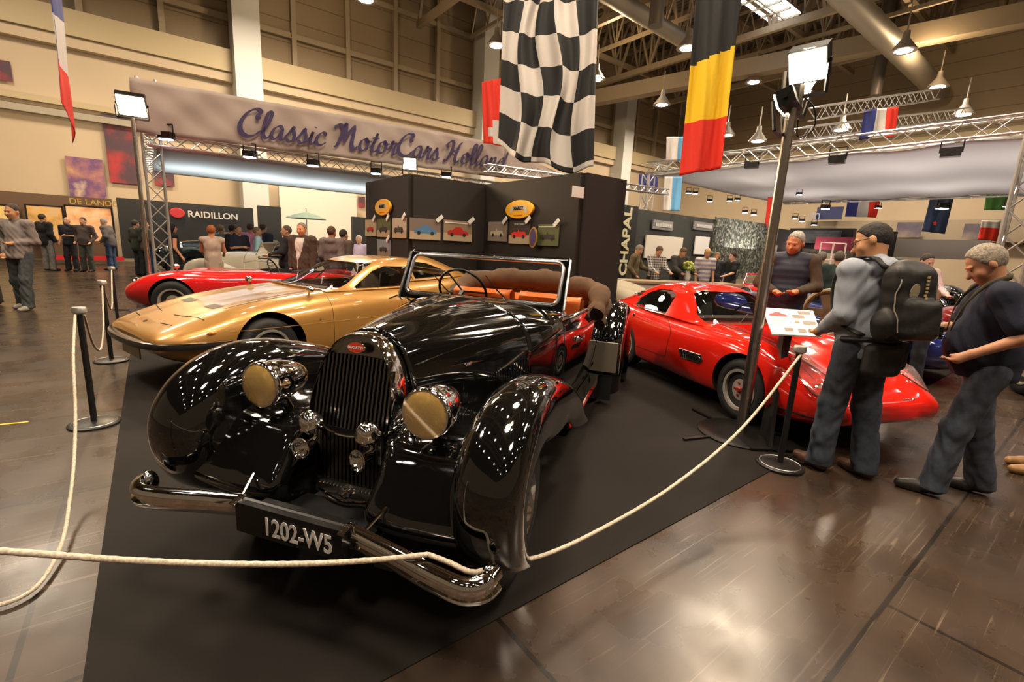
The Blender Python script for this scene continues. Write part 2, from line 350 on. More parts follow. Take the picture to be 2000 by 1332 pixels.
# ---------------------------------------------------------------- aluminium stage truss
alu=M('aluminium_truss',(.55,.53,.5),.35,.75)
def stage_truss(p0,p1,w,label,mat=alu,group=None,r=.022,name='stage_truss',cat='truss'):
    p0=Vector(p0);p1=Vector(p1); c=p0.copy(); d=p1-p0; L=d.length; d.normalize(); a=Vector((0,0,1)) if abs(d.z)<.9 else AX
    x=d.cross(a).normalized()*w/2; y=x.cross(d).normalized()*w/2
    o=thing(name,label,cat,p0,group=group); m=MB(); cs=[x+y,x-y,-x-y,-x+y]
    for q in cs: m.cyl(q,q+d*L,r,6)
    m.build('chords',mat,o); m=MB(); n=max(2,int(L/(w*1.1)))
    for k2 in range(4):
        A,B=cs[k2],cs[(k2+1)%4]
        for i in range(n):
            a0=A if (i+k2)%2 else B; b0=B if (i+k2)%2 else A
            m.cyl(a0+d*L*i/n,b0+d*L*(i+1)/n,r*.5,5)
    m.build('lacing',mat,o); return o
# ---------------------------------------------------------------- carpet
carpet=M('black_carpet',(.012,.0092,.007),.8,noise=.12,nscale=2.,bump=.15,spec=.25)
m=MB(); m.add([S(a,b,z) for a in(-.31,12.5) for b in(1.34,13.) for z in(0,.006)],[(0,1,3,2),(4,6,7,5),(0,4,5,1),(2,3,7,6),(0,2,6,4),(1,5,7,3)]); tag(m.build('carpet',carpet,smooth=False),'flat black exhibition carpet under the roped-off cars','carpet')
# ================================================================ stand
def onp(x,y,ax,val):
    d=Vector(_ray(x,y)); n=AX if ax=='a' else BX; t=(val-0)/d.dot(n); return Vector((0,0,CH))+d*t   # plane a=val or b=val
def rectb(ax,val,x0,x1,y0,y1):
    "centre, width, height of an upright rectangle seen between pixel columns x0..x1 and rows y0..y1"
    p=onp(x0,(y0+y1)/2,ax,val); q=onp(x1,(y0+y1)/2,ax,val); t=onp((x0+x1)/2,y0,ax,val); b=onp((x0+x1)/2,y1,ax,val)
    c=onp((x0+x1)/2,(y0+y1)/2,ax,val); c.z=(t.z+b.z)/2; d=q-p; d.z=0; return c,d.length,t.z-b.z,d.normalized()
def pmat(name,cols,scale=3.,rough=.6,det=3,stretch=(1,1,1),vor=False,dist=0.):
    if name in MATS: return MATS[name]
    def fn(nt,b,N,L):
        tc=N.new('ShaderNodeTexCoord'); mp=N.new('ShaderNodeMapping'); mp.inputs['Scale'].default_value=stretch; L.new(tc.outputs['Object'],mp.inputs['Vector'])
        if vor: n=N.new('ShaderNodeTexVoronoi'); o_=n.outputs['Color']
        else: n=N.new('ShaderNodeTexNoise'); n.inputs['Detail'].default_value=det; n.inputs['Distortion'].default_value=dist; o_=n.outputs['Fac']
        n.inputs['Scale'].default_value=scale; L.new(mp.outputs[0],n.inputs['Vector'])
        r=N.new('ShaderNodeValToRGB'); e=r.color_ramp.elements
        while len(e)<len(cols): e.new(.5)
        for i,c in enumerate(cols): e[i].position=.28+.44*i/(len(cols)-1); e[i].color=(*c,1)
        L.new(o_,r.inputs['Fac']); L.new(r.outputs['Color'],b.inputs['Base Color']); b.inputs['Roughness'].default_value=rough
    return texmat(name,fn)
white=M('white_paint',(.8,.78,.72),.4); paper=M('paper',(.8,.78,.72),.7)
def panel(name,label,cat,ax,val,x0,x1,y0,y1,mat,th=.04,group=None,face=-1,frame_m=None):
    c,w_,h_,d=rectb(ax,val,x0,x1,y0,y1); n=d.cross(Vector((0,0,1))); 
    o=thing(name,label,cat,c,math.atan2(d.y,d.x),group); m=MB(); m.box((0,th/2,0),(w_,th,h_)); m.build('board',mat,o,smooth=False)
    if frame_m: 
        m=MB(); 
        for s in(1,-1): m.box((s*w_/2,th/2,0),(.05,th*1.4,h_+.05)); m.box((0,th/2,s*h_/2),(w_+.05,th*1.4,.05))
        m.build('frame',frame_m,o,smooth=False)
    return o,w_,h_
CAR=[(-.5,-.1),(-.5,.02),(-.42,.08),(-.25,.10),(-.12,.22),(.12,.22),(.25,.09),(.45,.05),(.5,-.02),(.5,-.1)]
CARO=[(-.5,-.1),(-.48,.05),(-.3,.1),(-.1,.08),(-.05,.2),(0,.2),(.02,.1),(.4,.1),(.45,.0),(.5,-.1)]
def poster(label,ax,val,x0,x1,y0,y1,bg,gnd,car,shape=CAR,cap=None,capcol=None,sc=.75,group='car photographs on the partition',strip=None):
    o,w_,h_=panel('photo_poster',label,'poster',ax,val,x0,x1,y0,y1,bg,.02,group)
    m=MB(); m.add([(-w_/2,-.004,-h_/2),(w_/2,-.004,-h_/2),(w_/2,-.004,-h_*.12),(-w_/2,-.004,-h_*.12)],[(0,1,2,3)]); m.build('ground_print',gnd,o,smooth=False)
    k=min(w_*sc,h_*1.6*sc); m=MB(); m.add([(x*k,-.007,z*k-h_*.08) for x,z in shape],[tuple(range(len(shape)))]); m.build('car_print',car,o,smooth=False)
    m=MB()
    for s in(-.3,.3): m.lathe([(k*.075,0),(k*.075,.003),(0,.003)],(s*k,-.0075,-k*.09-h_*.08),(0,-1,0),14)
    m.build('tyre_print',rubber,o)
    if strip: m=MB(); m.box((0,-.006,h_*.38),(w_*.92,.004,h_*.05)); m.build('caption_strip',paper,o,smooth=False)
    if cap: textmesh('caption',cap,h_*.11,capcol or white,o,frame((0,-.006,h_*.36),(1,0,0),(0,0,1)),.001)
    # price tag tilted on the corner
    tg=tag(MB().box((0,0,0),(.17,.012,.075)).build('price_tag',paper,smooth=False),'small white slip on the '+' '.join(label.split()[:9]),'tag','white slips on the photographs')
    c,_,_,d=rectb(ax,val,x0,x1,y0,y1); tg.matrix_world=frame(c+d*(w_/2-.04)+Vector((0,0,h_/2+.02))+d.cross(Vector((0,0,1)))*-.03*-1,d,Vector((0,0,1)))@Matrix.Rotation(R(40),4,'Z')@Matrix.Rotation(R(90),4,'X')
    return o
pw=M('charcoal_partition',(.022,.0165,.0125),.75,noise=.05,nscale=1.2)
H_=2.77
def part(label,a0,b0,a1,b1,th=.08):
    p,q=S(a0,b0),S(a1,b1); d=(q-p); L=d.length; m=MB(); o=thing('partition_wall',label,'partition',(p+q)/2,math.atan2(d.y,d.x),'charcoal stand partition'); m.box((0,0,H_/2),(L,th,H_)); m.build('board',pw,o,smooth=False); return o
part('charcoal partition facing the far left aisle, holding the small round yellow sign',4.0,8.54,4.0,10.75)
part('charcoal partition between the blue and red car photographs, behind the windscreen',4.04,8.5,5.7,8.5)
part('charcoal partition with the larger oval yellow sign on it',5.7,5.70,5.7,8.46)
part('narrow charcoal end partition with a small white card at its top',5.74,5.66,6.72,5.66)
part('charcoal partition side return ending beside the tall lettered panel',6.76,5.70,6.76,7.4)
tag(MB().box((0,0,0),(.26,.01,.17)).build('name_card',paper,smooth=False),'small white card with red print at the top corner of the charcoal partition','card').matrix_world=frame(onp(1129,375,'b',5.60),AX,(0,0,1))@Matrix.Rotation(R(90),4,'X')
nc=bpy.data.objects['name_card']; textmesh('print','Bakl',.09,M('red_print',(.5,.05,.03),.6),nc,frame((.02,-.007,0),(1,0,0),(0,0,1)),.001)
m=MB(); m.box((0,0,0),(.16,.02,.02)); hd=tag(m.build('door_handle_plate',alu,smooth=False),'small metal handle strip halfway up the narrow end partition','handle'); hd.matrix_world=frame(onp(1129,540,'b',5.60),AX,(0,0,1))@Matrix.Rotation(R(90),4,'X')
def oval(label,ax,val,x0,x1,y0,y1):
    c,w_,h_,d=rectb(ax,val,x0,x1,y0,y1); o=thing('oval_sign',label,'sign',c,math.atan2(d.y,d.x),'yellow oval signs'); yel=M('sign_yellow',(.85,.42,.01),.4)
    m=MB(); m.lathe([(w_/2,0),(w_/2,.03),(w_/2-.01,.04),(0,.04)],(0,0,0),(0,-1,0),40,sx=1,sy=h_/w_); m.build('sign_face',yel,o)
    m=MB(); k=w_*.3; ar=[(math.cos(t)*k*1.05,math.sin(t)*k*.5-.01) for t in np.linspace(0,math.pi,14)]; m.add([(x,-.044,z+h_*.0) for x,z in [(-k*1.05,-h_*.2),(-k*.75,-h_*.2)]+[(x*.72,z*.6) for x,z in ar[::-1]][0:0]+[(-k*.7,0),(k*.7,0),(k*.75,-h_*.2),(k*1.05,-h_*.2),(k*.95,h_*.1),(k*.6,h_*.2),(-k*.6,h_*.2),(-k*.95,h_*.1)]],[tuple(range(10))]); m.build('car_emblem',M('emblem_grey',(.5,.48,.42),.5),o,smooth=False)
    textmesh('lettering','MARKT',h_*.26,dark,o,frame((0,-.048,h_*.04),(1,0,0),(0,0,1)),.001,bold=.004); textmesh('small_lettering','WWW.OLDTIMER.NL',h_*.085,M('red_print',(.5,.05,.03),.6),o,frame((0,-.046,-h_*.33),(1,0,0),(0,0,1)),.001)
oval('round looking yellow sign on the left partition','a',3.93,735,765,389,421); oval('wide oval yellow sign above the red car photograph','a',5.63,989,1043,391,427)
pg=M('print_grey',(.25,.2,.15),.6); pt=M('print_tan',(.45,.35,.22),.6); pgr=M('print_green',(.12,.13,.05),.6); pblue=M('print_blue',(.08,.2,.36),.5); pred=M('print_red',(.5,.03,.02),.5); pdk=M('print_dark',(.05,.035,.03),.6); pcr=M('print_cream',(.5,.42,.3),.6)
poster('tan photograph of a red car nose at the left edge of the partition','a',3.93,713,734,429,461,pt,pt,pred,CARO)
poster('green photograph of a dark open car below the round yellow sign','a',3.93,737,761,427,463,pgr,pt,pdk,CARO)
poster('pale photograph of a black vintage car right of the green one','a',3.93,766,792,426,465,pcr,pt,pdk,CARO)
poster('grey-blue photograph hanging lowest, under the green one','a',3.93,737,761,468,500,M('print_pale_blue',(.28,.3,.33),.6),pg,pdk,CARO)
poster('wide photograph of a light blue coupe','b',8.43,801,861,427,468,M('print_mauve',(.2,.15,.12),.6),pt,pblue)
poster('photograph of a red coupe below a white caption strip','b',8.43,867,922,431,471,M('print_brown',(.28,.2,.12),.6),pt,pred,strip=True)
poster('photograph of a cream vintage car on grey ground','a',5.63,953,989,433,471,pg,pg,pcr,CARO)
poster('photograph of a bright red open sports car under white lettering','a',5.63,994,1034,432,476,pdk,pt,M('print_bright_red',(.75,.03,.02),.5),CARO,cap='SPORT CABRIO')
poster('green photograph of a dark roadster beside the long badge','a',5.63,1050,1090,438,480,pgr,pgr,pdk,CARO,strip=True)
c,w_,h_,d=rectb('a',5.56,1034,1050,444,484); o=thing('enamel_badge','long oval blue and gold badge hanging between two photographs','badge',c,math.atan2(d.y,d.x)); m=MB(); m.lathe([(h_/2,0),(h_/2,.02),(0,.02)],(0,0,0),(0,-1,0),30,sx=w_/h_); m.build('rim',M('gold_rim',(.6,.35,.06),.3,.6),o)
m=MB(); m.lathe([(h_*.42,0.02),(h_*.42,.025),(0,.025)],(0,0,0),(0,-1,0),30,sx=w_/h_*.85); m.build('badge_face',M('badge_violet',(.08,.05,.15),.4),o)
# ---- banner
ban=M('grey_banner_cloth',(.36,.29,.25),.75,noise=.05,nscale=1.5,bump=.25); BB=12.4
def cloth(name,corners,nu,nv,fn,mats,idx,parent=None,th=.006):
    TL,TR,BR,BL=[Vector(c) for c in corners]; n=((TR-TL).cross(BL-TL)).normalized(); P=np.zeros((nu,nv,3))
    for i in range(nu):
        for j in range(nv):
            u,v=i/(nu-1),j/(nv-1); p=TL.lerp(TR,u).lerp(BL.lerp(BR,u),v); dx,dn=fn(u,v); P[i,j]=p+n*dn+(TR-TL).normalized()*dx[0]+Vector((0,0,dx[1]))
    vs,fs=shell(P,0,th); k=(nu-1)*(nv-1); fm=[]
    for i in range(nu-1):
        for j in range(nv-1): q=idx((i+.5)/(nu-1),(j+.5)/(nv-1)); fm+= [q,q]
    fm+= [0]*(len(fs)-len(fm)); return mkobj(name,vs,fs,mats,parent,True,fm)
TL=onp(252,150,'b',BB);TR=onp(985,281,'b',BB);BL=onp(258,256,'b',BB);BR=onp(985,348,'b',BB)
bo=thing('fascia_banner','long grey cloth banner with purple script lettering over the stand','banner',TL); inv=Matrix.Translation(-TL)
wr=lambda u,v:((0,0),.03*math.sin(u*31+v*3)*math.sin(v*4+u*9)+.012*math.sin(u*77-v*11))
f1=cloth('banner_cloth',[TL,TR,BR,BL],90,12,wr,[ban],lambda u,v:0,bo); f1.data.transform(inv)
f2=cloth('banner_tail',[TR,onp(1079,332,'b',BB),onp(1128,356,'b',BB),BR],20,8,lambda u,v:((0,0),.02*math.sin(u*9)*math.sin(v*3)),[ban],lambda u,v:0,bo); f2.data.transform(inv)
GL={'C':(.74,[[(.66,.72),(.60,.66),(.56,.76),(.64,.92),(.52,1.0),(.32,.92),(.14,.66),(.06,.36),(.14,.08),(.34,-.02),(.56,.06),(.74,.26)]]),
'l':(.30,[[(-.02,.1),(.1,.3),(.24,.75),(.25,.95),(.17,.98),(.10,.75),(.06,.3),(.1,.05),(.2,.0),(.34,.14)]]),
'a':(.50,[[(.38,.38),(.30,.5),(.16,.44),(.05,.22),(.06,.04),(.16,.0),(.28,.12),(.40,.46)],[(.40,.46),(.36,.18),(.38,.02),(.46,.02),(.54,.14)]]),
's':(.40,[[(-.02,.1),(.12,.3),(.24,.54),(.25,.42),(.31,.22),(.28,.04),(.16,-.02),(.06,.06)],[(.26,.03),(.34,.04),(.44,.14)]]),
'i':(.26,[[(-.02,.12),(.10,.30),(.14,.48),(.09,.2),(.10,.03),(.18,.0),(.28,.14)],[(.20,.64),(.215,.68)]]),
'c':(.40,[[(.34,.36),(.33,.46),(.24,.5),(.10,.38),(.04,.16),(.10,.0),(.24,.0),(.42,.14)]]),
'M':(.98,[[(-.06,.72),(.02,.88),(.16,.9),(.26,.8),(.22,.4),(.10,.04),(.02,.0)],[(.26,.8),(.34,.98),(.38,.7),(.36,.22)],[(.36,.22),(.54,.7),(.70,.98)],[(.70,.98),(.68,.5),(.70,.12),(.80,.0),(.94,.14)]]),
'o':(.46,[[(.24,.5),(.10,.4),(.04,.18),(.10,.0),(.24,.02),(.34,.2),(.34,.4),(.25,.5),(.30,.38),(.50,.42)]]),
't':(.32,[[(-.02,.12),(.14,.4),(.24,.8),(.14,.4),(.09,.12),(.14,.0),(.24,.03),(.34,.14)],[(.04,.56),(.34,.60)]]),
'r':(.38,[[(-.02,.14),(.10,.36),(.16,.56),(.18,.46),(.32,.46),(.24,.2),(.26,.02),(.34,.02),(.42,.14)]]),
'H':(.86,[[(.02,.62),(.06,.82),(.2,.96),(.32,.9),(.30,.6),(.18,.2),(.06,.0),(-.04,.06)],[(.78,1.0),(.64,.8),(.54,.4),(.54,.08),(.64,.0),(.78,.14)],[(.22,.44),(.4,.5),(.66,.52)]]),
'n':(.50,[[(-.02,.14),(.1,.4),(.12,.48),(.06,.02)],[(.08,.14),(.2,.42),(.32,.48),(.34,.36),(.28,.12),(.34,.0),(.42,.02),(.52,.14)]]),
'd':(.50,[[(.38,.38),(.30,.5),(.16,.44),(.05,.22),(.06,.04),(.16,.0),(.28,.12),(.46,.6),(.56,1.02)],[(.56,1.02),(.42,.5),(.36,.16),(.38,.02),(.46,.02),(.54,.14)]]),' ':(.30,[])}
def script(s,mat,parent,mw,size,nib=.085):
    m=MB(); x0=0
    for ch in s:
        adv,st=GL[ch]
        for k2,c in enumerate(st):
            p=cr([(x,y,0) for x,y in c],max(6,len(c)*6)); up=[];dn=[]
            for i in range(len(p)):
                d=p[min(i+1,len(p)-1)]-p[max(i-1,0)]; d/=np.linalg.norm(d)+1e-9; a=math.atan2(d[1],d[0]); wd=nib*(.30+.70*abs(math.sin(a-R(38))))*(1.2 if ch in 'CMH' else 1.); e=min(i,len(p)-1-i)/3.; wd*=min(1,.45+.55*e)
                nn=np.array((-d[1],d[0],0)); up.append(p[i]+nn*wd/2); dn.append(p[i]-nn*wd/2)
            sh=lambda q:((x0+q[0]+q[1]*.22)*size,q[1]*size,0.0006*k2)
            m.grid([[sh(a) for a in up],[sh(a) for a in dn]])
        x0+=adv
    o=m.build('script_lettering',mat,parent,smooth=False); o.matrix_local=mw; return o,x0
purp=M('purple_print',(.035,.018,.075),.6)
p0=onp(462,262,'b',BB-.09); p1=onp(992,330,'b',BB-.09); L=(p1-p0); dirx=L.normalized(); o_,tot=script('Classic MotorCars Holland',purp,bo,Matrix.Identity(4),1.,.15)
sx=L.length/(tot+.2); zt=onp(490,208,'b',BB-.09).z-onp(490,262,'b',BB-.09).z
upv=Vector((0,0,1)); fr=frame(p0-TL,dirx,(upv-dirx*upv.dot(dirx)).normalized()); o_.matrix_local=fr@Matrix.Diagonal((sx,zt,1,1)); 
# ---- canopy behind the banner
fab=M('white_canopy_fabric',(.62,.62,.6),.85)
stage_truss(S(.1,12.75,3.32),S(9.5,12.75,3.38),.22,'horizontal silver truss carrying the spotlights behind the grey banner')
stage_truss(onp(292,300,'b',12.6)*1+Vector((0,0,0)) if False else S(.2,12.9,0),S(.2,12.9,4.5),.30,'upright silver lattice truss at the left end of the banner',r=.026)
stage_truss(S(.15,13.2,3.32),S(.15,19.2,3.32),.22,'silver side truss of the left canopy')
P=np.array([[S(.25+i*.31,12.95+j*.61,3.24-.025*math.sin(j/10*math.pi)*(1+.5*math.sin(i*1.3))) for j in range(11)] for i in range(31)]); vs,fs=shell(P,0,.01); tag(mkobj('canopy_fabric',vs,fs,fab),'sagging white fabric canopy under the grey banner','canopy')
coolE=M('cool_spot_glow',(1,1,1),.5,emit=(.75,.88,1),es=30); coolE.cycles.emission_sampling='NONE'
sp0=None
def spot(p,label,s=1.,group='small spotlights on the left canopy truss',yaw=0,glow=True):
    global sp0
    if sp0 is None:
        o=thing('spotlight',label,'spotlight',p,0,group); m=MB(); m.box((0,0,0),(.26,.16,.14)); m.beam((-.14,0,0),(-.14,0,.22),.02); m.beam((.14,0,0),(.14,0,.22),.02); m.beam((-.14,0,.22),(.14,0,.22),.02); m.build('housing',darkmetal,o,smooth=False)
        m=MB(); m.box((0,-.02,-.075),(.22,.13,.02)); m.build('glass',coolE,o,smooth=False); sp0=o; o.scale=(s,)*3; o.rotation_euler=(0,0,yaw); return o
    o=sp0.copy(); COL.objects.link(o); o.location=p; o.scale=(s,)*3; o.rotation_euler=(0,0,yaw); o['label']=label; o['group']=group
    for c in sp0.children:
        if not glow and c.name.startswith('glass'): continue
        d=c.copy(); COL.objects.link(d); d.parent=o
    return o
for i,(x,y) in enumerate(((325,265),(488,301),(612,318),(735,334),(872,341))):
    spot(onp(x,y,'b',12.45),'small cool white spotlight %s on the canopy truss'%['nearest the left pole','second from the left pole','in the middle','left of the floodlight over the partition','at the right end'][i],1.0)
# ---- floodlight poles
floodE=M('flood_glow',(1,1,1),.5,emit=(1,.86,.62),es=60); floodE.cycles.emission_sampling='NONE'
def flood(parent,c,tgt,w=.3,h=.22):
    fo=bpy.data.objects.new('floodlight',None); COL.objects.link(fo); fo.parent=parent; c=Vector(c); d=(Vector(tgt)-c).normalized(); q=d.to_track_quat('-Z','Y').to_matrix()
    m=MB(); m.box(c-d*.06,(w,h,.12),rot=q); m.build('housing',darkmetal,fo,smooth=False)
    m=MB(); m.box(c+d*.005,(w*.92,h*.88,.02),rot=q); m.build('lamp_face',floodE,fo,smooth=False)
    m=MB(); 
    for s in(1,-1): m.beam(c+q@Vector((s*(w/2+.015),0,-.02)),c+q@Vector((s*(w/2+.015),0,.02))+Vector((0,0,-.22)),.02)
    m.beam(c+q@Vector((-(w/2+.015),0,.02))+Vector((0,0,-.22)),c+q@Vector(((w/2+.015),0,.02))+Vector((0,0,-.22)),.025); m.box(c-d*.06,(w*1.12,.03,.03),rot=q)
    m.build('bracket',darkmetal,fo,smooth=False); return fo
def pole(label,p,h,r,base=True):
    o=thing('floodlight_pole',label,'light stand',p); m=MB(); m.cyl((0,0,0),(0,0,h*.55),r,18); m.cyl((0,0,h*.55),(0,0,h),r*.86,18); m.build('pole',steel,o)
    if base:
        m=MB(); m.lathe([(.36,0),(.36,.012),(.34,.02),(0,.022)],n=36); m.build('base_plate',darkmetal,o)
        m=MB()
        for t in (20,110,200,290): m.beam((0,0,.008),(math.cos(R(t))*.62,math.sin(R(t))*.62,.012),.03,.014)
        m.build('floor_cross',darkmetal,o,smooth=False)
    return o
pr_=pole('tall chromed floodlight pole beside the red coupe',Vector((2.08,3.93,.006)),2.75,.045)
flood(pr_,(.04,-.05,2.98),(-2.,-2.2,.8),.26,.24); flood(pr_,(.14,.12,2.90),(3,-3,.5),.20,.2); flood(pr_,(-.08,.02,2.72),(-3,2.5,1.2),.28,.12)
m=MB(); m.cyl((0,0,2.7),(0,0,2.85),.07,10); m.tube(cr([(.05,0,2.8),(.16,-.02,2.7),(.2,.02,2.55),(.1,.03,2.5),(.06,0,2.62)],20),.006,6); m.build('cable_knot',darkmetal,pr_)
plp=onp(296,600,'b',1.) if False else atz(299,606,0); pl_=pole('slim chromed floodlight pole between the two cars at left',plp,3.42,.04); flood(pl_,(0,0,3.62),(2.2,-4.,.4),.42,.38)
pm=S(4.35,9.3,0); pb=pole('floodlight pole behind the middle of the charcoal partition',pm,2.9,.035); flood(pb,(0,0,3.08),(1.,-6.,.4),.26,.24)
# ---- flags
def fmat(n,c): return M('flag_'+n,c,.7)
FW=fmat('white',(.62,.58,.53)); FB=fmat('black',(.012,.012,.012)); FR=fmat('red',(.72,.03,.012)); FY=fmat('yellow',(.85,.55,.01)); FBL=fmat('blue',(.03,.04,.2)); FLB=fmat('light_blue',(.12,.35,.6)); FG=fmat('green',(.08,.25,.05)); FN=fmat('navy',(.03,.045,.09))
def flag(name,label,px,Y,mats,idx,nu=24,nv=40,amp=.05,fq=14,Ys=None,group='national flags hanging under the roof',sw=None,th=.006):
    Ys=Ys or [Y]*4; C=[atY(x,y,yy) for (x,y),yy in zip(px,Ys)]
    fn=(lambda u,v:((0,0),amp*math.sin(u*fq+v*1.5)*(.4+v)+amp*.4*math.sin(u*fq*2.3-v*4))) if sw is None else sw
    o=cloth(name,C,nu,nv,fn,mats,idx); o.data.transform(Matrix.Translation(-C[0])); o.location=C[0]; tag(o,label,'flag',group); return o
def chk(u,v): return (int(u*5)+int(v*6.2))%2
def chsw(u,v):
    s=math.sin(u*math.pi); return ((.10*math.sin(v*9+u*5)*s,-.16*s*(v*.6+.3)+.06*math.sin(u*12+2)*v),.10*math.sin(u*17+1)*(.5+.5*v)+.04*math.sin(u*37+v*3))
flag('checkered_flag','huge black and white checkered flag hanging in folds beside the banner',[(986,-60),(1170,-80),(1158,332),(972,284)],9.2,[FW,FB],chk,75,93,sw=chsw,group=None)
flag('tricolour_flag','long flag of black, yellow and red bands hanging at the centre right',[(1362,-30),(1455,-45),(1404,330),(1330,342)],8.,[FB,FY,FR],lambda u,v:0 if v<.375+.035*(.5-u)*2 else (1 if v<.72 else 2),30,60,.05,9)
flag('cross_flag','red flag with a white cross behind the checkered flag',[(941,160),(1006,148),(1006,290),(944,279)],13.,[FR,FW],lambda u,v:1 if (.62<v<.98 and abs(u-.42)<.10) or (abs(v-.80)<.07 and abs(u-.42)<.27) else 0,40,50,.03)
flag('tricolour_flag','narrow blue, white and red flag seen edge-on at far left',[(97,-30),(114,-30),(145,280),(128,200)],8.5,[FBL,FW,FR],lambda u,v:0 if v<.22 else (1 if v<.62 else 2),8,50,.03,5,Ys=[8.5,9.1,9.1,8.5])
flag('tricolour_flag','small blue, white and red striped flag above the canopy truss at right',[(1688,214),(1757,209),(1748,266),(1680,273)],14.,[FBL,FW,FR],lambda u,v:min(2,int(u*3)),24,14,.03)
flag('bicolour_flag','small white and light blue flag left of the red flag stripe',[(1302,267),(1345,267),(1342,314),(1301,314)],15.,[FW,FLB],lambda u,v:int(u>.5),14,14,.02)
flag('bicolour_flag','white and light blue cloth strip hanging below the canopy corner',[(1298,345),(1333,345),(1328,412),(1294,412)],16.,[FW,FLB],lambda u,v:int(u>.45),14,20,.02)
flag('striped_flag','red, white, red striped flag behind the floodlight pole',[(1500,385),(1530,385),(1520,446),(1494,442)],20.,[FR,FW,FR],lambda u,v:min(2,int(u*3)),14,16,.03)
flag('tricolour_flag','blue, white and red striped flag under the right canopy',[(1656,384),(1722,384),(1712,425),(1652,423)],24.5,[FBL,FW,FR],lambda u,v:min(2,int(u*3)),16,10,.04)
fs_=flag('star_flag','dark navy flag with a red star at right',[(1817,384),(1864,386),(1846,457),(1802,452)],24.,[FN],lambda u,v:0,14,16,.04)
m=MB(); c=atY(1826,436,23.85); pts=[c+Vector((math.cos(R(90+36*i))*(.14 if i%2==0 else .06),0,math.sin(R(90+36*i))*(.14 if i%2==0 else .06))) for i in range(10)]; m.add([p-fs_.location for p in pts],[tuple(range(10))]); m.build('star',FR,fs_,smooth=False)
flag('plain_flag','plain green flag at the right edge under the canopy',[(1926,379),(1974,377),(1966,411),(1923,410)],24.,[FG],lambda u,v:0,10,10,.03)
flag('bicolour_flag','white over red flag above the grey-haired head',[(1917,430),(1956,431),(1948,472),(1911,468)],25.,[FW,FR],lambda u,v:int(v>.4),10,12,.03)
flag('plain_flag','dark blue flag piece beside the pale column',[(1248,340),(1286,340),(1284,378),(1247,376)],22.,[FBL],lambda u,v:0,10,10,.03)
# ---- right canopy
AC,BCn,BCf,AF=16.,12.3,-4.,28.
stage_truss(S(AC,BCn,4.82),S(AC,BCf,4.82),.40,'long horizontal silver truss along the front of the right canopy',r=.03)
stage_truss(S(AC,BCn,4.82),S(AF,BCn,4.82),.36,'silver truss along the left side of the right canopy',r=.028)
stage_truss(S(AF,BCn,4.72),S(AF,BCf-2,4.72),.36,'silver truss along the far side of the right canopy',r=.028)
stage_truss(S(AC,BCn,0),S(AC,BCn,4.6),.34,'upright silver lattice truss at the left corner of the right canopy',r=.03)
stage_truss(atz(1975,560,0)*1 if False else Vector((*atY(1984,480,8.8)[:2],0)),Vector((*atY(1984,480,8.8)[:2],4.4)),.4,'upright silver lattice truss at the right edge of the frame',r=.035)
P=np.array([[S(AC+.1+i*.47,BCn-.1-j*.4,4.58-.035*math.sin(j*.4*2.6+i*.12)-.06*math.sin(i/25*math.pi)) for j in range(44)] for i in range(26)]); vs,fs=shell(P,0,.01); tag(mkobj('canopy_fabric',vs,fs,fab),'broad white fabric canopy stretched under the right truss','canopy')
for (x,y,l) in ((1468,322,'left'),(1635,312,'middle'),(1857,298,'right')): spot(onp(x,y,'a',15.9),'black floodlight hanging %s on the front truss of the right canopy'%{'left':'furthest left','middle':'in the middle','right':'furthest right'}[l],1.5,'black floodlights on the right canopy truss',R(140),glow=False)
for i,(x,y,s) in enumerate(((1612,404,1.8),(1715,404,1.2),(1840,402,2.4),(1968,400,1.6))): spot(atY(x,y,23.),'bright cool spotlight hung under the right canopy, number %s from its left'%['one','two','three','four'][i],s*.75,'cool spotlights under the right canopy')
for i,(x,y) in enumerate(((1345,375),(1358,376),(1386,391),(1425,390),(1440,389),(1455,413),(1472,417),(1553,425),(1566,430),(1590,437),(1561,378),(1250,372))):
    spot(atY(x,y,18.5),'tiny spotlight cluster piece over the textile wall','x' and .7,'tiny spotlights over the far stands')
stage_truss(S(6.4,9.6,3.3),S(13.5,9.6,3.5),.16,'thin silver truss running from the partition toward the right canopy')
stage_truss(atY(1590,222,13),atY(1825,185,16),.3,'short silver truss above the small tricolour flag, upper one'); stage_truss(atY(1560,262,13.),atY(1880,222,17),.3,'short silver truss behind the small tricolour flag, lower one')
# ---- stanchions and ropes
sbl=M('stanchion_black',(.012,.011,.01),.4)
st0=None
def stanchion(p,label):
    global st0
    if st0 is None:
        o=thing('barrier_post',label,'post',p,0,'black barrier posts'); m=MB(); m.lathe([(.165,0),(.165,.012),(.15,.02),(.05,.028),(0,.03)],n=32); m.build('base',sbl,o); m=MB(); m.cyl((0,0,.02),(0,0,.90),.021,14); m.build('post',sbl,o); m=MB(); m.lathe([(.024,.88),(.045,.895),(.045,.925),(.04,.935),(0,.935)],n=18); m.build('cap',alu,o); m=MB(); m.lathe([(.135,.018),(.14,.024),(.145,.018)],n=32); m.build('base_ring',alu,o); st0=o; return o
    o=st0.copy(); COL.objects.link(o); o.location=p; o['label']=label
    for c in st0.children: d=c.copy(); COL.objects.link(d); d.parent=o
    return o
s1=atz(185,828,0); s2=atz(236,618,0); s2=Vector((s2.x,s2.y,0)); s3=Vector((*atz(1522,910,0)[:2],.006)); s4=Vector((-2.0,.85,0)); s5=S(-.5,9.4,0)
stanchion(s1,'black barrier post standing alone on the brown floor at left'); stanchion(s3,'black barrier post in front of the info stand'); stanchion(s5,'black barrier post by the red car nose at far left'); stanchion(S(-.47,7.0),'black barrier post left of the gold car'); stanchion(s4,'black barrier post holding the rope ends at the lower left, outside the frame')
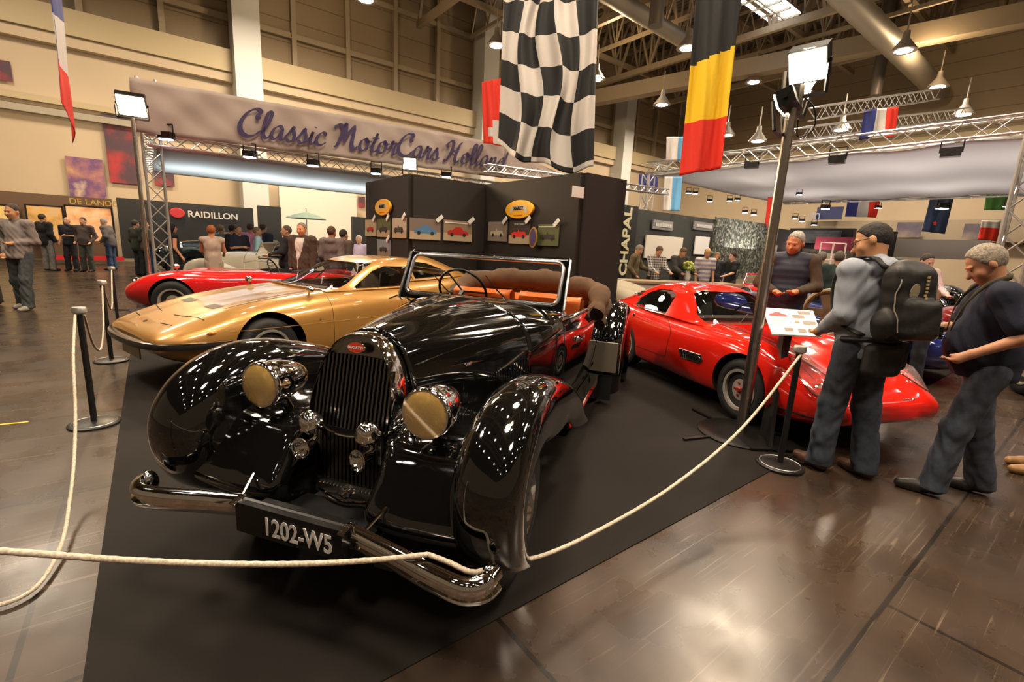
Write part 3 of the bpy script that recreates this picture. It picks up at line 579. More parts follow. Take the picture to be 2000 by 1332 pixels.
def rope(label,pts,r=.0085):
    m=MB(); q=cr(pts,90); m.tube(q,[r*(1+.12*(i%2)) for i in range(90)],8); 
    o=m.build('barrier_rope',M('white_rope',(.62,.52,.40),.8,noise=.35,nscale=120),sharp=180); return tag(o,label,'rope','white barrier ropes')
def vpl(p0,p1,pxs):
    "points of the vertical plane through p0,p1 seen at pixels"
    n=(Vector(p1)-Vector(p0)).cross(Vector((0,0,1))).normalized(); out=[]
    for x,y in pxs:
        d=Vector(_ray(x,y)); t=(Vector(p0)-Vector((0,0,CH))).dot(n)/d.dot(n); out.append(Vector((0,0,CH))+d*t)
    return out
T=Vector((0,0,.90)); K=atz(836,1083,.515)
q=vpl(s4,K,[(40,1079),(230,1093),(420,1101),(600,1101),(740,1093)])
rope('white rope sagging in front of the black car onto its bumper',[s4+T]+q+[K])
K2=atz(977,1102,.40); q=vpl(K2,s3,[(1060,1085),(1180,1030),(1320,945),(1450,835)])
rope('white rope rising from the bumper to the post by the info stand',[K,atz(878,1099,.512),atz(918,1117,.505),atz(950,1112,.46),K2]+q+[s3+Vector((.03,0,.90))])
q=[atz(143,700,.66),atz(147,800,.40),atz(145,890,.22),atz(137,970,.11),atz(115,1075,.04),atz(60,1155,.02),atz(0,1181,.02)]
rope('white rope hanging from the lone left post toward the lower left corner',[s1+Vector((-.03,0,.9))]+q+[atz(-160,1170,.02)])
q0=S(-.47,7.0); rope('white rope looping between the two left posts',[s1+Vector((.03,0,.88)),s1.lerp(q0,.3)+Vector((0,0,.50)),s1.lerp(q0,.55)+Vector((0,0,.36)),s1.lerp(q0,.8)+Vector((0,0,.50)),q0+Vector((0,0,.9))])
rope('white rope between the far left posts near the red car',[q0+Vector((0,0,.9)),q0.lerp(s5,.5)+Vector((0,0,.45)),s5+Vector((0,0,.9))])
# ---- info stand
ist=thing('info_stand','black lectern stand with a white sheet of car pictures on top','sign stand',Vector((*atz(1500,868,0)[:2],.006)))
b0=ist.location.copy(); tp=[atz(1489,601,1.06),atz(1588,608,1.06),atz(1604,659,.95),atz(1508,653,.95)]
m=MB(); cc=sum(tp,Vector())/4; m.beam((0,.06,0),(cc-b0)+Vector((-.03,0,-.03)),.15,.035,up=(1,0,0)); m.beam((-.06,-.12,0),(cc-b0)+Vector((-.06,-.02,-.04)),.05,.03,up=(1,0,0)); m.build('column',darkmetal,ist,smooth=False)
m=MB(); m.box((0,0,.012),(.46,.34,.022)); m.build('foot_plate',darkmetal,ist,smooth=False)
ex=(tp[1]-tp[0]).normalized(); ey=(tp[0]-tp[3]); W_=((tp[1]-tp[0]).length+(tp[2]-tp[3]).length)/2; H2=ey.length; fr=frame(cc-b0,ex,(ey-ex*ey.dot(ex)).normalized())
Q=[fr.inverted()@(p-b0) for p in (tp[3],tp[2],tp[1],tp[0])]; Q=[Vector((p.x,p.y,0)) for p in Q]
bil=lambda x,y:(Q[0].lerp(Q[1],x+.5)).lerp(Q[3].lerp(Q[2],x+.5),y+.5)
m=MB(); m.prism([(p.x,p.y) for p in Q],2,-.006,.006); bo_=m.build('sheet_board',M('bright_paper',(.9,.88,.82),.5),ist,smooth=False); bo_.matrix_local=fr
m=MB(); m.add([(bil(x*.36-.24,z*.55+.2)+Vector((0,0,.008))) for x,z in CAR],[tuple(range(10))]); m.build('red_car_picture',pred,bo_,smooth=False)
for (x,y,w2,h2) in ((.30,.36,.24,.14),(.16,.18,.24,.14),(.10,-.04,.10,.10),(.34,-.06,.26,.14),(-.12,-.34,.18,.12),(.14,-.36,.16,.12),(.38,-.36,.24,.14)):
    m=MB(); m.add([bil(x+i*w2/2,y+j*h2/2)+Vector((0,0,.008)) for i,j in((-1,-1),(1,-1),(1,1),(-1,1))],[(0,1,2,3)]); m.build('grey_picture',pg,bo_,smooth=False)
m=MB()
for i in range(4): m.add([bil(-.27+a*.15,.02-.07*i+b*.01)+Vector((0,0,.0075)) for a,b in((-1,-1),(1,-1),(1,1),(-1,1))],[(0,1,2,3)])
m.build('text_lines',M('text_grey',(.45,.43,.4),.6),bo_,smooth=False)
# ================================================================ black vintage cabriolet
def wheel(parent,x,y,r,w,side,style,name='wheel'):
    "side: +1 outer face towards +x"
    o=bpy.data.objects.new(name,None); COL.objects.link(o); o.parent=parent; o.location=(x,y,r)
    ax=(side,0,0); m=MB()
    rr=r*.62 if style!='disc' else r*.6
    m.lathe([(rr,-w*.45),(r*.8,-w*.5),(r*.95,-w*.42),(r,-w*.2),(r,w*.2),(r*.95,w*.42),(r*.8,w*.5),(rr+.008,w*.44),(rr,w*.3)],axis=ax,n=48)
    m.build('tyre',rubber,o,sharp=60)
    m=MB()
    if style=='disc':
        m.lathe([(rr+.01,w*.42),(rr-.01,w*.5),(rr*.8,w*.4),(rr*.5,w*.55),(rr*.2,w*.75),(0,w*.78)],axis=ax,n=40); m.build('rim',chrome,o)
    else:
        m.lathe([(rr,-w*.4),(rr+.012,w*.40),(rr+.01,w*.48),(rr-.015,w*.46),(rr*.9,w*.25),(rr*.86,w*.1),(rr*.7,w*.12),(rr*.55,w*.3),(rr*.2,w*.33),(0,w*.33)],axis=ax,n=40)
        m.build('rim',style,o)
        m=MB(); n=14
        for i in range(n):
            t=2*math.pi*i/n; c=Vector((side*w*.225,math.cos(t)*rr*.66,math.sin(t)*rr*.66)); m.lathe([(rr*.075,-.012),(rr*.075,.009),(0,.009)],c,ax,8)
        m.build('vent_holes',dark,o)
        m=MB(); m.lathe([(rr*.17,w*.3),(rr*.16,w*.42),(rr*.1,w*.47),(0,w*.47)],axis=ax,n=16)
        for i in range(5):
            t=2*math.pi*i/5; m.lathe([(.013,w*.3),(.013,w*.38),(0,w*.38)],(0,math.cos(t)*rr*.32,math.sin(t)*rr*.32),ax,6)
        m.build('hub_cap',M('red_hub',(.35,.02,.01),.3) if style.name=='silver_rim' else chromed,o)
    return o
TH=R(-18)
leather=M('orange_leather',(.72,.16,.03),.35,coat=.2)
hoodcloth=M('brown_hood_cloth',(.10,.052,.024),.9,noise=.15,nscale=8,bump=.4)
def wing_front(sx,mat):
    cen=np.array((0,.33)); st=[(-.34,.30),(-.47,.40),(-.55,.56),(-.55,.73),(-.47,.86),(-.33,.95),(-.16,.99),(.02,.985),(.25,.93),(.52,.84),(.8,.70),(1.08,.50),(1.3,.38)]
    rows=[]
    for i,(y,z) in enumerate(st):
        q=i/(len(st)-1); d=np.array((y,z))-cen; L=np.linalg.norm(d); n=-d/L if i<9 else np.array((0,-1.))
        if 7<i<9: n=(n+np.array((0,-1.)))/np.linalg.norm(n+np.array((0,-1.)))
        sh=1. if i<9 else max(.25,1-(i-8)*.19)
        inx=.0 if i<9 else (i-8)*.012
        prof=[(.80,.30*sh),(.845,.25*sh),(.87,.15*sh),(.866,.07*sh),(.838,.022),(.785,.0),(.72,.0),(.665,.02),(.625,.06*sh),(.597,.125*sh),(.58,.19*sh),(.56,.26*sh),(.52,.31*sh)]
        if i<2: prof=[(x,dd*(.5+.25*i)) for x,dd in prof]
        rows.append([((x-inx)*sx,y+n[0]*dd,z+n[1]*dd) for x,dd in prof])
    return surf(rows,70,44)
def vintage(o,paint,detail=True,trim=chrome,seat=leather,hood=hoodcloth,lens=None,wheelstyle='disc'):
    lens=lens or M('yellow_lens',(.95,.60,.14),.05,trans=.0,coat=.6,alpha=.34)
    # bonnet
    rows=[[(0,-.075,1.118),(.07,-.075,1.108),(.135,-.075,1.06),(.183,-.075,.96),(.208,-.075,.84),(.21,-.075,.70),(.19,-.075,.56)],
          [(0,.1,1.142),(.09,.1,1.13),(.18,.1,1.075),(.235,.1,.96),(.258,.1,.82),(.258,.1,.66),(.25,.1,.52)],
          [(0,.45,1.175),(.13,.45,1.162),(.27,.45,1.09),(.345,.45,.985),(.375,.45,.82),(.37,.45,.64),(.37,.45,.5)],
          [(0,.82,1.19),(.18,.82,1.178),(.36,.82,1.117),(.455,.82,1.03),(.497,.82,.88),(.505,.82,.66),(.505,.82,.45)]]
    P=surf(rows,40,36); F=mirrorgrid(P); vs,fs=shell(F,0,-.02); bon=mkobj('bonnet',vs,fs,paint,o); bb=BVHTree.FromPolygons([Vector(v) for v in vs],fs)
    def online(pts,side=1,frm='x',lift=.002):
        out=[]
        for p in pts:
            if frm=='x': h=bb.ray_cast(Vector((side*2,p[0],p[1])),Vector((-side,0,0)))
            else: h=bb.ray_cast(Vector((p[0],p[1],3)),Vector((0,0,-1)))
            if h[0] is not None: out.append(h[0]+h[1]*lift)
        return out
    if detail:
        m=MB(); m.tube(online([(0.0001,y) for y in np.linspace(-.05,.8,30)],frm='z'),.005,8); m.build('bonnet_hinge',trim,bon)
        for s in(1,-1):
            m=MB(); q=online([(y,z) for y,z in zip(np.linspace(-.05,.81,24),np.linspace(.985,1.075,24))],s); 
            if len(q)>2: m.tube(q,.004,6)
            m.build('bonnet_seam',trim,bon)
            m=MB()
            for i in range(34):
                y=.08+i*.0212; z0=.80+.12*(y-.08); q=online([(y,z0),(y+.004,z0-.05),(y+.008,z0-.10)],s,lift=.003)
                if len(q)==3: m.tube(q,.0065,5)
            m.build('louvres',paint,bon)
            m=MB(); q=online([(.3,.93)],s)[0]; m.ell(q,(.008,.05,.012),10); m.build('bonnet_handle',trim,bon)
            m=MB(); q=online([(y,z) for y,z in zip(np.linspace(.06,.80,12),np.linspace(.68,.66,12))],s); m.tube(q,.004,6); m.build('side_trim',trim,bon)
    # radiator shell
    out=[(0,1.128),(.05,1.122),(.10,1.097),(.145,1.045),(.178,.975),(.20,.89),(.212,.80),(.208,.74),(.192,.705)]
    def arch(sc,dy,y0,yl):
        c=cr(out,24); pts=[(x*sc[0],z if False else .70+(z-.70)*sc[1]) for x,z in c]
        full=[(-x,z) for x,z in pts[::-1][:-1]]+pts
        return [(x,y0+(1.12-z)*-.22*yl+dy,z) for x,z in full]
    G=[arch((.985,.985),0.02,-.165,1),arch((.99,.99),-.0,-.178,1),arch((1.,1.),-.004,-.182,1),arch((1.012,1.008),.002,-.178,1),arch((1.02,1.012),.03,-.165,.9),arch((1.015,1.008),.10,-.16,.3),arch((.99,1.0),.11,-.16,.3)]
    m=MB(); m.grid(G); sh=m.build('radiator_shell',trim,o)
    inner=G[0]; m=MB()      # recessed black core
    m.add([(x,y+.03,z) for x,y,z in inner],[tuple(range(len(inner)))]); m.build('radiator_core',dark,o,smooth=False)
    m=MB(); n=19
    for i in range(n):
        x=-.187+.374*i/(n-1); 
        zt=max(z for (xx,y,z) in inner if abs(xx-x)<.03)-.012; zt=min(zt,1.035-.25*x*x) ; zb=.715
        y=lambda z:-.178-(1.12-z)*.22+.012
        m.beam((x,y(zb),zb),(x,y(zt),zt),.0095,.016)
    m.build('grille_slats',M('slat_chrome',(.16,.15,.14),.22,1.) if trim is chrome else trim,o,smooth=False)
    m=MB(); top=[p for p in inner if p[2]>1.022]; m.add([(x,y-.006,z) for x,y,z in top],[tuple(range(len(top)))]); m.build('header_plate',M('header_chrome',(.3,.28,.26),.2,1.),o,smooth=False)
    if detail:
        fr=frame((0,-.196,1.072),(1,0,0),(0,.2,1)); m=MB(); m.lathe([(.047,-.002),(.047,.004),(.043,.007),(0,.007)],axis=(0,0,1),n=32,sx=.55,sy=1); bd=m.build('badge',trim,o); bd.matrix_local=fr
        m=MB(); m.lathe([(.043,.0),(.043,.0085),(0,.0085)],axis=(0,0,1),n=32,sx=.52); m.build('enamel',M('red_enamel',(.62,.045,.015),.2,coat=.5),bd)
        t=textmesh('lettering','BUGATTI',.018,M('white_paint',(.8,.78,.72),.4),bd,Matrix.Translation((0,-.001,.009)),.0006,bold=.0003,sx=1.05)
        # small script sheet on radiator shell flank
    # lower grille
    m=MB(); m.box((0,-.24,.575),(.34,.03,.27)); m.build('lower_core',dark,o,smooth=False)
    m=MB()
    for i in range(15): x=-.147+.294*i/14; m.beam((x,-.272,.46),(x,-.262,.685),.007,.012)
    m.build('lower_slats',M('slat_chrome',(.16,.15,.14),.22,1.) if trim is chrome else trim,o,smooth=False)
    m=MB(); m.tube(cr([(-.21,-.215,.735),(-.14,-.26,.712),(0,-.30,.70),(.14,-.26,.712),(.21,-.215,.735)],24),.007,8); m.tube(cr([(-.2,-.26,.41),(0,-.32,.395),(.2,-.26,.41)],20),.008,8); m.beam((-.16,-.268,.46),(-.16,-.258,.69),.012); m.beam((.16,-.268,.46),(.16,-.258,.69),.012); m.build('grille_trim',trim,o)
    m=MB(); m.prism([(-.17,.395),(.17,.395),(.165,.465),(-.165,.465)],1,-.285,-.25); cb=m.build('grille_base',chromed,o,smooth=False)
    m=MB(); 
    for i in range(16): m.ell((-.14+i*.0187,-.288,.447),(.006,.006,.006),8)
    m.lathe([(.028,0),(.028,.02),(.018,.022),(.018,.004),(0,.004)],(0,-.284,.425),(0,-1,0),20); m.build('crank_boss',trim,cb)
    # front wings
    for s in(1,-1):
        P=wing_front(s,paint); vs,fs=shell(P,-.007*s,.007*s); w_=mkobj('front_wing',vs,fs,paint,o)
        bm=bmesh.new(); bm.from_mesh(w_.data); bmesh.ops.recalc_face_normals(bm,faces=bm.faces); bm.to_mesh(w_.data); bm.free()
        m=MB(); e=P[:,0]; m.tube(e[2:60:2],.007,6); m.build('wing_bead',trim,w_)
        prof=[(.85,.62),(.35,.70),(.0,.735),(-.20,.725),(-.285,.70),(-.335,.655),(-.41,.56),(-.465,.49),(-.475,.45),(-.44,.415),(-.34,.39)]
        rows=[]
        for x in (.155,.24,.36,.48,.58,.64):
            lift=.02*((x-.4)/.2)**2; dy=.0 if x<.3 else -.02; z0=0 if x>.2 else -.02
            rows.append([(x*s*(1 if j<3 else (1 if x>.2 else 1.35)),y+dy+(.06 if x<.2 and j>4 else 0),z+lift*.6+z0) for j,(y,z) in enumerate(prof)])
        P=surf(rows,24,44); vs,fs=shell(P,-.006*s,.006*s); a_=solid(vs,fs,paint,'apron'); a_.parent=o; a_.name='front_apron'
        smoothsharp(a_,50)
        # rear wing
        cen=np.array((3.3,.36)); rows=[]
        for k2,t in enumerate(np.linspace(R(205),R(-40),15)):
            rad=.56+.05*math.sin(max(0,min(math.pi,t))) if t>0 else .56+.25*(-t); p=cen+np.array((-math.cos(t)*-1,math.sin(t)))*rad*np.array((1.05,1.06)); n=-(p-cen)/np.linalg.norm(p-cen)
            prof=[(.80,.34),(.865,.28),(.905,.16),(.895,.07),(.85,.018),(.78,.0),(.70,.008),(.63,.04),(.56,.10),(.5,.2)]
            rows.append([(x*s,p[0]+n[0]*dd,p[1]+n[1]*dd) for x,dd in prof])
        P=surf(rows,50,34); vs,fs=shell(P,-.006*s,.006*s); rw=solid(vs,fs,paint,'rw'); rw.parent=o; rw.name='rear_wing'; smoothsharp(rw,60)
        if detail:
            m=MB(); m.prism([(2.68,.36),(2.73,.36),(2.70,.66),(2.665,.66)],0,s*.60,s*.87); m.build('stone_guard',M('grey_rubber_guard',(.3,.26,.2),.45,.4),rw,smooth=False)
            m=MB(); m.tube([(s*.9*1,2.66+.02*i,z) for i,z in enumerate((.36,.5,.62,.75))],.008,6); m.build('guard_edge',trim,rw)
            m=MB(); m.prism([(2.68,.07),(2.695,.07),(2.72,.36),(2.70,.36)],0,s*.58,s*.84); m.build('mud_flap',dark,rw,smooth=False)
            m=MB(); m.ell((s*.60,2.655,.44),(.05,.012,.045),12); m.build('guard_lamp',darkmetal,rw)
        # running board
        m=MB(); m.prism([(.55,.30),(.72,.30),(.74,.32),(.72,.34),(.55,.35)] if s>0 else [(-.55,.35),(-.72,.34),(-.74,.32),(-.72,.30),(-.55,.30)],1,1.05,2.78); m.build('running_board',paint,o)
        # headlamp
        h=bpy.data.objects.new('headlamp',None); COL.objects.link(h); h.parent=o; h.location=(.416*s,-.325,.876)
        ax=Vector((.02*s,-1,.02)).normalized()
        m=MB(); m.lathe([(.094,.012),(.101,.012),(.107,.004),(.108,-.008),(.104,-.02),(.104,-.05),(.098,-.10),(.085,-.16),(.062,-.215),(.03,-.255),(0,-.265)],axis=ax,n=40); m.build('lamp_body',trim,h)
        m=MB(); m.lathe([(.094,.006),(.08,-.03),(.05,-.06),(.015,-.07),(0,-.07)],axis=ax,n=32); m.build('reflector',M('gold_reflector',(1.,.72,.28),.45,.9,bump=.3,nscale=40),h)
        m=MB(); m.ell(Vector((0,0,-.0))-ax*.035,(.012,.012,.018),10); m.beam(ax*-.03+Vector((0,0,-.07)),ax*-.03,.012,.012); m.build('bulb',M('warm_bulb',(.9,.8,.6),.2),h)
        m=MB(); m.lathe([(.095,.010),(.085,.022),(.06,.033),(.03,.039),(0,.041)],axis=ax,n=36); m.build('lens',lens,h)
        m=MB(); m.cyl((.0,.10,-.06),(-.03*s,.14,-.17),.022,10); m.build('lamp_stalk',paint,h)
        # horns
        if detail:
            hn=bpy.data.objects.new('horn',None); COL.objects.link(hn); hn.parent=o; hn.location=(.147*s,-.33,.75)
            ax=Vector((.1*s,-.45,.9)).normalized(); m=MB(); m.lathe([(.0,-.03),(.05,-.028),(.054,-.018),(.056,-.004),(.052,.002),(.049,.006),(.046,.022),(.036,.038),(.02,.048),(0,.052)],axis=ax,n=28); m.build('horn_dome',trim,hn)
            m=MB(); m.tube([(0,0,-.02),(.0,.03,-.05),(0,.035,-.085),(0,0,-.10),(0,-.03,-.1)],[.014,.014,.014,.018,.024],12); m.build('horn_neck',trim,hn)
            ax=Vector((-.12*s,-1,.05)); m=MB(); m.lathe([(.022,-.04),(.024,0),(.031,.02),(.041,.03),(.042,.033),(.038,.034),(.03,.022),(.018,-.01),(0,-.02)],(0,-.035,-.10),ax,n=28,sy=1.15); m.build('horn_bell',trim,hn)
        wheel(o,.67*s,0,.345,.16,s,wheelstyle); wheel(o,.68*s,3.3,.345,.16,s,wheelstyle)
    # bumper
    for s in(1,-1):
        path=cr([(.25*s,-.575,.462),(.45*s,-.61,.452),(.64*s,-.645,.44),(.75*s,-.65,.434),(.795*s,-.62,.437),(.808*s,-.57,.44)],22)
        sec=[(0,.046),(-.012,.042),(-.019,.03),(-.021,.016),(-.013,.009),(-.013,-.009),(-.021,-.016),(-.019,-.03),(-.012,-.042),(0,-.046),(.006,-.03),(.006,.03)]
        G=[]
        for i,p in enumerate(path):
            d=path[min(i+1,21)]-path[max(i-1,0)]; d/=np.linalg.norm(d); nrm=np.array((-d[1],d[0],0))*s*-1
            if nrm[1]>0 and i<8: nrm=-nrm
            if i>=8: 
                nrm=np.array((d[1],-d[0],0)); nrm=nrm if nrm@np.array((s,-1,0))>0 else -nrm
            g=1.02+.12*i/21+.10*max(0,i-16)/5
            G.append([p+nrm*(-a)*1.6*g+np.array((0,0,b))*g for a,b in sec])
        m=MB(); m.grid(G,closev=True); m.add([tuple(v) for v in G[-1]],[tuple(range(len(sec)))]); m.add([tuple(v) for v in G[0]],[tuple(range(len(sec)))]); 
        m.ell(path[-1]+np.array((-.004*s,-.016,0)),(.032,.04,.060),20); m.build('bumper_bar',trim,o,sharp=50)
        if detail:
            m=MB()
            for i in range(4): m.tube([(s*(.243+i*.008),-.645,.50),(s*(.243+i*.008),-.60,.512),(s*(.243+i*.008),-.57,.50)],.005,6)
            m.cyl((s*.30,-.56,.48),(s*.33,-.47,.53),.007,8); m.build('bumper_clamp',trim,o)
    m=MB(); m.box((0,-.618,.445),(.50,.035,.125)); m.cyl((-.25,-.6,.5),(.25,-.6,.5),.012,8); m.box((0,-.56,.44),(.44,.1,.05)); pl=m.build('plate_holder',darkmetal,o,smooth=False)
    if detail: textmesh('number_plate','1202-W5',.105,M('plate_white',(.92,.90,.84),.4),pl,frame((.05,-.638,.437),(1,0,0),(0,0,1)),.001,bold=.002,sx=.80)
    m=MB(); m.box((0,-.42,.36),(.5,.26,.03)); m.box((-.33,.0,.33),(.08,1.,.1)); m.box((.33,.0,.33),(.08,1.,.1)); m.cyl((-.6,0,.32),(.6,0,.32),.035,10); m.build('chassis',dark,o,smooth=False)
    # body tub
    rows=[[(.452,.80,1.03),(.488,.80,.92),(.498,.80,.8),(.498,.80,.6),(.50,.80,.38)],
          [(.575,1.15,1.075),(.60,1.15,.98),(.615,1.15,.82),(.61,1.15,.6),(.57,1.15,.36)],
          [(.63,1.6,1.075),(.665,1.6,.97),(.68,1.6,.82),(.665,1.6,.6),(.60,1.6,.36)],
          [(.65,2.1,1.05),(.69,2.1,.95),(.70,2.1,.8),(.68,2.1,.6),(.61,2.1,.36)],
          [(.64,2.7,1.06),(.68,2.7,.95),(.68,2.7,.8),(.66,2.7,.6),(.60,2.7,.36)],
          [(.52,3.4,1.02),(.56,3.4,.92),(.57,3.4,.78),(.55,3.4,.6),(.5,3.4,.36)],
          [(.30,4.05,.80),(.35,4.1,.74),(.38,4.15,.65),(.38,4.15,.5),(.36,4.1,.36)],
          [(.02,4.3,.62),(.02,4.33,.58),(.02,4.34,.52),(.02,4.34,.45),(.02,4.3,.38)]]
    P=surf(rows,60,24)
    Q=P[::-1].copy(); Q[:,:,0]*=-1; F=np.concatenate([P,Q],axis=0); vs,fs=shell(F,-.012,.012); tub=solid(vs,fs,paint,'body_tub'); tub.parent=o; tub.name='body_side'; smoothsharp(tub,40)
    m=MB(); m.prism([(-.5,.36),(.5,.36),(.5,.3),(-.5,.3)],1,.3,4.1); m.build('floor_pan',dark,o,smooth=False)
    rows=[[(0,2.95,1.10),(.3,2.95,1.09),(.6,2.95,1.04)],[(0,3.4,1.06),(.3,3.4,1.05),(.54,3.4,1.0)],[(0,3.85,.9),(.25,3.85,.89),(.40,3.85,.86)],[(0,4.3,.62),(.05,4.3,.62),(.1,4.28,.62)]]
    vs,fs=shell(mirrorgrid(surf(rows,20,12)),0,-.02); mkobj('rear_deck',vs,fs,paint,o)
    # cowl / scuttle
    rows=[[(0,.80,1.189),(.18,.80,1.177),(.36,.80,1.116),(.453,.80,1.03),(.494,.80,.90)],[(0,1.0,1.175),(.22,1.0,1.165),(.42,1.0,1.12),(.53,1.0,1.04),(.56,1.0,.96)],[(0,1.22,1.15),(.28,1.22,1.145),(.48,1.22,1.115),(.575,1.22,1.07),(.60,1.22,1.0)],[(0,1.40,1.12),(.28,1.4,1.12),(.48,1.4,1.10),(.58,1.4,1.075),(.61,1.4,1.0)]]
    vs,fs=shell(mirrorgrid(surf(rows,18,26)),0,-.02); mkobj('scuttle',vs,fs,paint,o)
    # doors
    for s in(1,-1):
        d=bpy.data.objects.new('door',None); COL.objects.link(d); d.parent=o
        b2=BVHTree.FromPolygons([Vector(v) for v in F.reshape(-1,3)],[(i*24+j,i*24+j+1,(i+1)*24+j+1,(i+1)*24+j) for i in range(119) for j in range(23)])
        def pr(y,z,l=.016):
            h=b2.ray_cast(Vector((s*2,y,z)),Vector((-s,0,0))); return Vector((h[0].x+s*l,y,z)) if h[0] else Vector((s*(.65+l),y,z))
        for nm,line,r_ in (('door_gap',[(1.22,z) for z in np.linspace(1.05,.4,12)]+[(2.3,.4)]+[(2.3,z) for z in np.linspace(.45,1.04,10)],.003),):
            m=MB(); m.tube([pr(*q,l=.0125) for q in line],r_,6); m.build(nm,dark,d)
        m=MB(); m.tube([pr(1.45,.90,.03),pr(1.5,.885,.04),pr(1.56,.905,.035),pr(1.60,.90,.03)],.010,8); m.ell(pr(1.45,.90,.02),(.02,.018,.02),10); m.build('door_handle',trim,d)
        m=MB(); m.tube([pr(y,z,.012) for y,z in zip(np.linspace(1.2,2.7,20),[1.062]*20)],[.014]*20,8); m.build('belt_trim',trim,d)
        m=MB(); m.tube([pr(y,z,.010) for y,z in zip(np.linspace(.95,2.3,20),np.linspace(.99,.93,20))],.006,6); m.build('side_moulding',darkmetal,d)
        m=MB(); m.beam((s*.665,2.26,1.03),(s*.665,2.31,1.16),.05,.02); m.build('door_pillar',trim,d) if detail and False else None
    # windscreen
    ws=bpy.data.objects.new('windscreen',None); COL.objects.link(ws); ws.parent=o
    def wp(x,t,n=0.): return Vector((x,1.155+.165*t-n*.9,1.145+.325*t-n*.45))
    def rect(xb,xt,t0,t1,rc,n=0.,k2=7):
        pts=[]; cs=[(-xt,t1,90,180),(-xb,t0,180,270),(xb,t0,270,360),(xt,t1,0,90)]
        for cx,ct,a0,a1 in cs:
            for i in range(k2):
                a=R(a0+(a1-a0)*i/(k2-1)); sx_=-1 if cx<0 else 1; st_=-1 if ct==t0 else 1
                pts.append(wp(cx-sx_*rc+math.cos(a)*rc,ct-st_*rc/.365+math.sin(a)*rc/.365,n))
        return pts
    def ring(outr,inn,th,m):
        n=len(outr); off=Vector((0,.9,.45)).normalized()*th
        vs=outr+inn+[v+off for v in outr]+[v+off for v in inn]; fs=[]
        for i in range(n):
            j=(i+1)%n; fs+= [(i,j,n+j,n+i),(2*n+i,3*n+i,3*n+j,2*n+j),(i,2*n+i,2*n+j,j),(n+i,n+j,3*n+j,3*n+i)]
        return m.add(vs,fs)
    m=MB(); ring(rect(.625,.615,-.05,1.0,.012),rect(.578,.575,.08,.935,.05),.022,m); m.build('screen_frame',paint,ws,sharp=30)
    m=MB(); m.tube(rect(.580,.578,.075,.94,.055,.008),.0135,8,closed=True); m.tube([wp(.628,-.02,.005),wp(.618,.99,.005)],.009,8); m.tube([wp(-.628,-.02,.005),wp(-.618,.99,.005)],.009,8); m.tube([wp(-.6,.985,.006),wp(.6,.985,.006)],.005,6); m.build('screen_trim',M('satin_chrome',(.85,.83,.8),.2,1.) if trim is chrome else trim,ws)
    m=MB(); q=rect(.582,.58,.075,.94,.05,-.010); m.add(q,[tuple(range(len(q)))]); m.build('screen_pane',glass,ws,smooth=False)
    if detail:
        m=MB(); m.cyl(wp(-.06,1.0,.01),wp(.06,1.0,.01),.012,8); m.build('mirror_mount',trim,ws)
        for x,x2,tt in ((-.15,-.38,.45),(.26,.03,.5)):
            m=MB(); m.cyl(wp(x,.02,.03),wp(x,.10,.045),.012,8); m.tube([wp(x,.09,.045),wp((x+x2)/2,.09+tt*.45,.035),wp(x2,.09+tt,.025)],[.006,.005,.003],6); m.tube([wp(x+.01,.08,.05),wp(x+.015,-.1,.06),wp(x+.01,-.2,.03)],.006,6); m.build('wiper',trim,ws)
        m=MB(); m.tube([(-.52,1.02,1.13),(-.42,.80,1.185),(-.30,.52,1.2)],[.005,.005,.004],6); m.tube([(-.46,1.04,1.12),(-.38,.84,1.17)],.008,6); m.build('bonnet_prop',trim,o)
    m=MB(); c=Vector((-.31,1.62,1.15)); q=Matrix.Rotation(R(-62),3,'X'); m.tube([c+q@Vector((math.cos(t)*.205,math.sin(t)*.205,0)) for t in np.linspace(0,2*math.pi,36,endpoint=False)],.011,8,closed=True)
    for t in (0,R(120),R(240)): m.tube([c,c+q@Vector((math.cos(t)*.2,math.sin(t)*.2,0))],.008,6)
    m.cyl(c,c+Vector((0,-.35,-.22)),.02,8); m.build('steering_wheel',darkmetal,o)
    # seats
    m=MB()
    for s in(-1,1):
        rows=[[(s*.31+dx*.27,2.02+.10*(1-h)+dy,h2) for dx,dy in ((-1,.02),(-.93,-.03),(-.5,-.055),(0,-.045),(.5,-.055),(.93,-.03),(1,.02))] for h,h2 in ((0,.55),(.3,.72),(.6,.88),(.9,1.055),(1.,1.11))]
        G=[np.array(r_) for r_ in rows]; P=cr(np.array(G),14); top=P[-1]+np.array((0,.07,.03)); top2=P[-1]+np.array((0,.16,-.01)); bk=P[0]+np.array((0,.18,0)); P=np.concatenate([P,[top],[top2],[bk]]); m.grid([list(map(tuple,r_)) for r_ in P])
        m.box((s*.31,1.78,.58),(.52,.5,.16))
    m.build('seat',seat,o,sharp=60)
    m=MB(); m.box((0,2.72,.72),(1.1,.5,.5)); m.tube([(-.5,2.5,.98),(.5,2.5,.98)],.09,12); m.build('rear_seat',seat,o,sharp=60)
    # folded hood
    m=MB(); pts=cr([(-.66,2.28,.98),(-.68,2.42,1.07),(-.62,2.62,1.14),(-.35,2.78,1.17),(0,2.82,1.18),(.35,2.78,1.175),(.62,2.62,1.16),(.69,2.42,1.10),(.68,2.26,.98)],44)
    rr=[.078+.012*math.sin(i*.9)+.008*math.sin(i*2.3)+.02*math.sin(i/43*math.pi) for i in range(44)]; m.tube(pts,rr,16); pts2=[p+np.array((0,.10,-.10)) for p in pts]; m.tube(pts2,[r_*1.05 for r_ in rr],14); m.build('folded_hood',hood,o,sharp=80)
    return o
bug=thing('vintage_cabriolet','glossy black vintage open car with chrome grille, yellow headlamps and folded brown hood','car',(-.62,2.18,.006),TH)
vintage(bug,black)
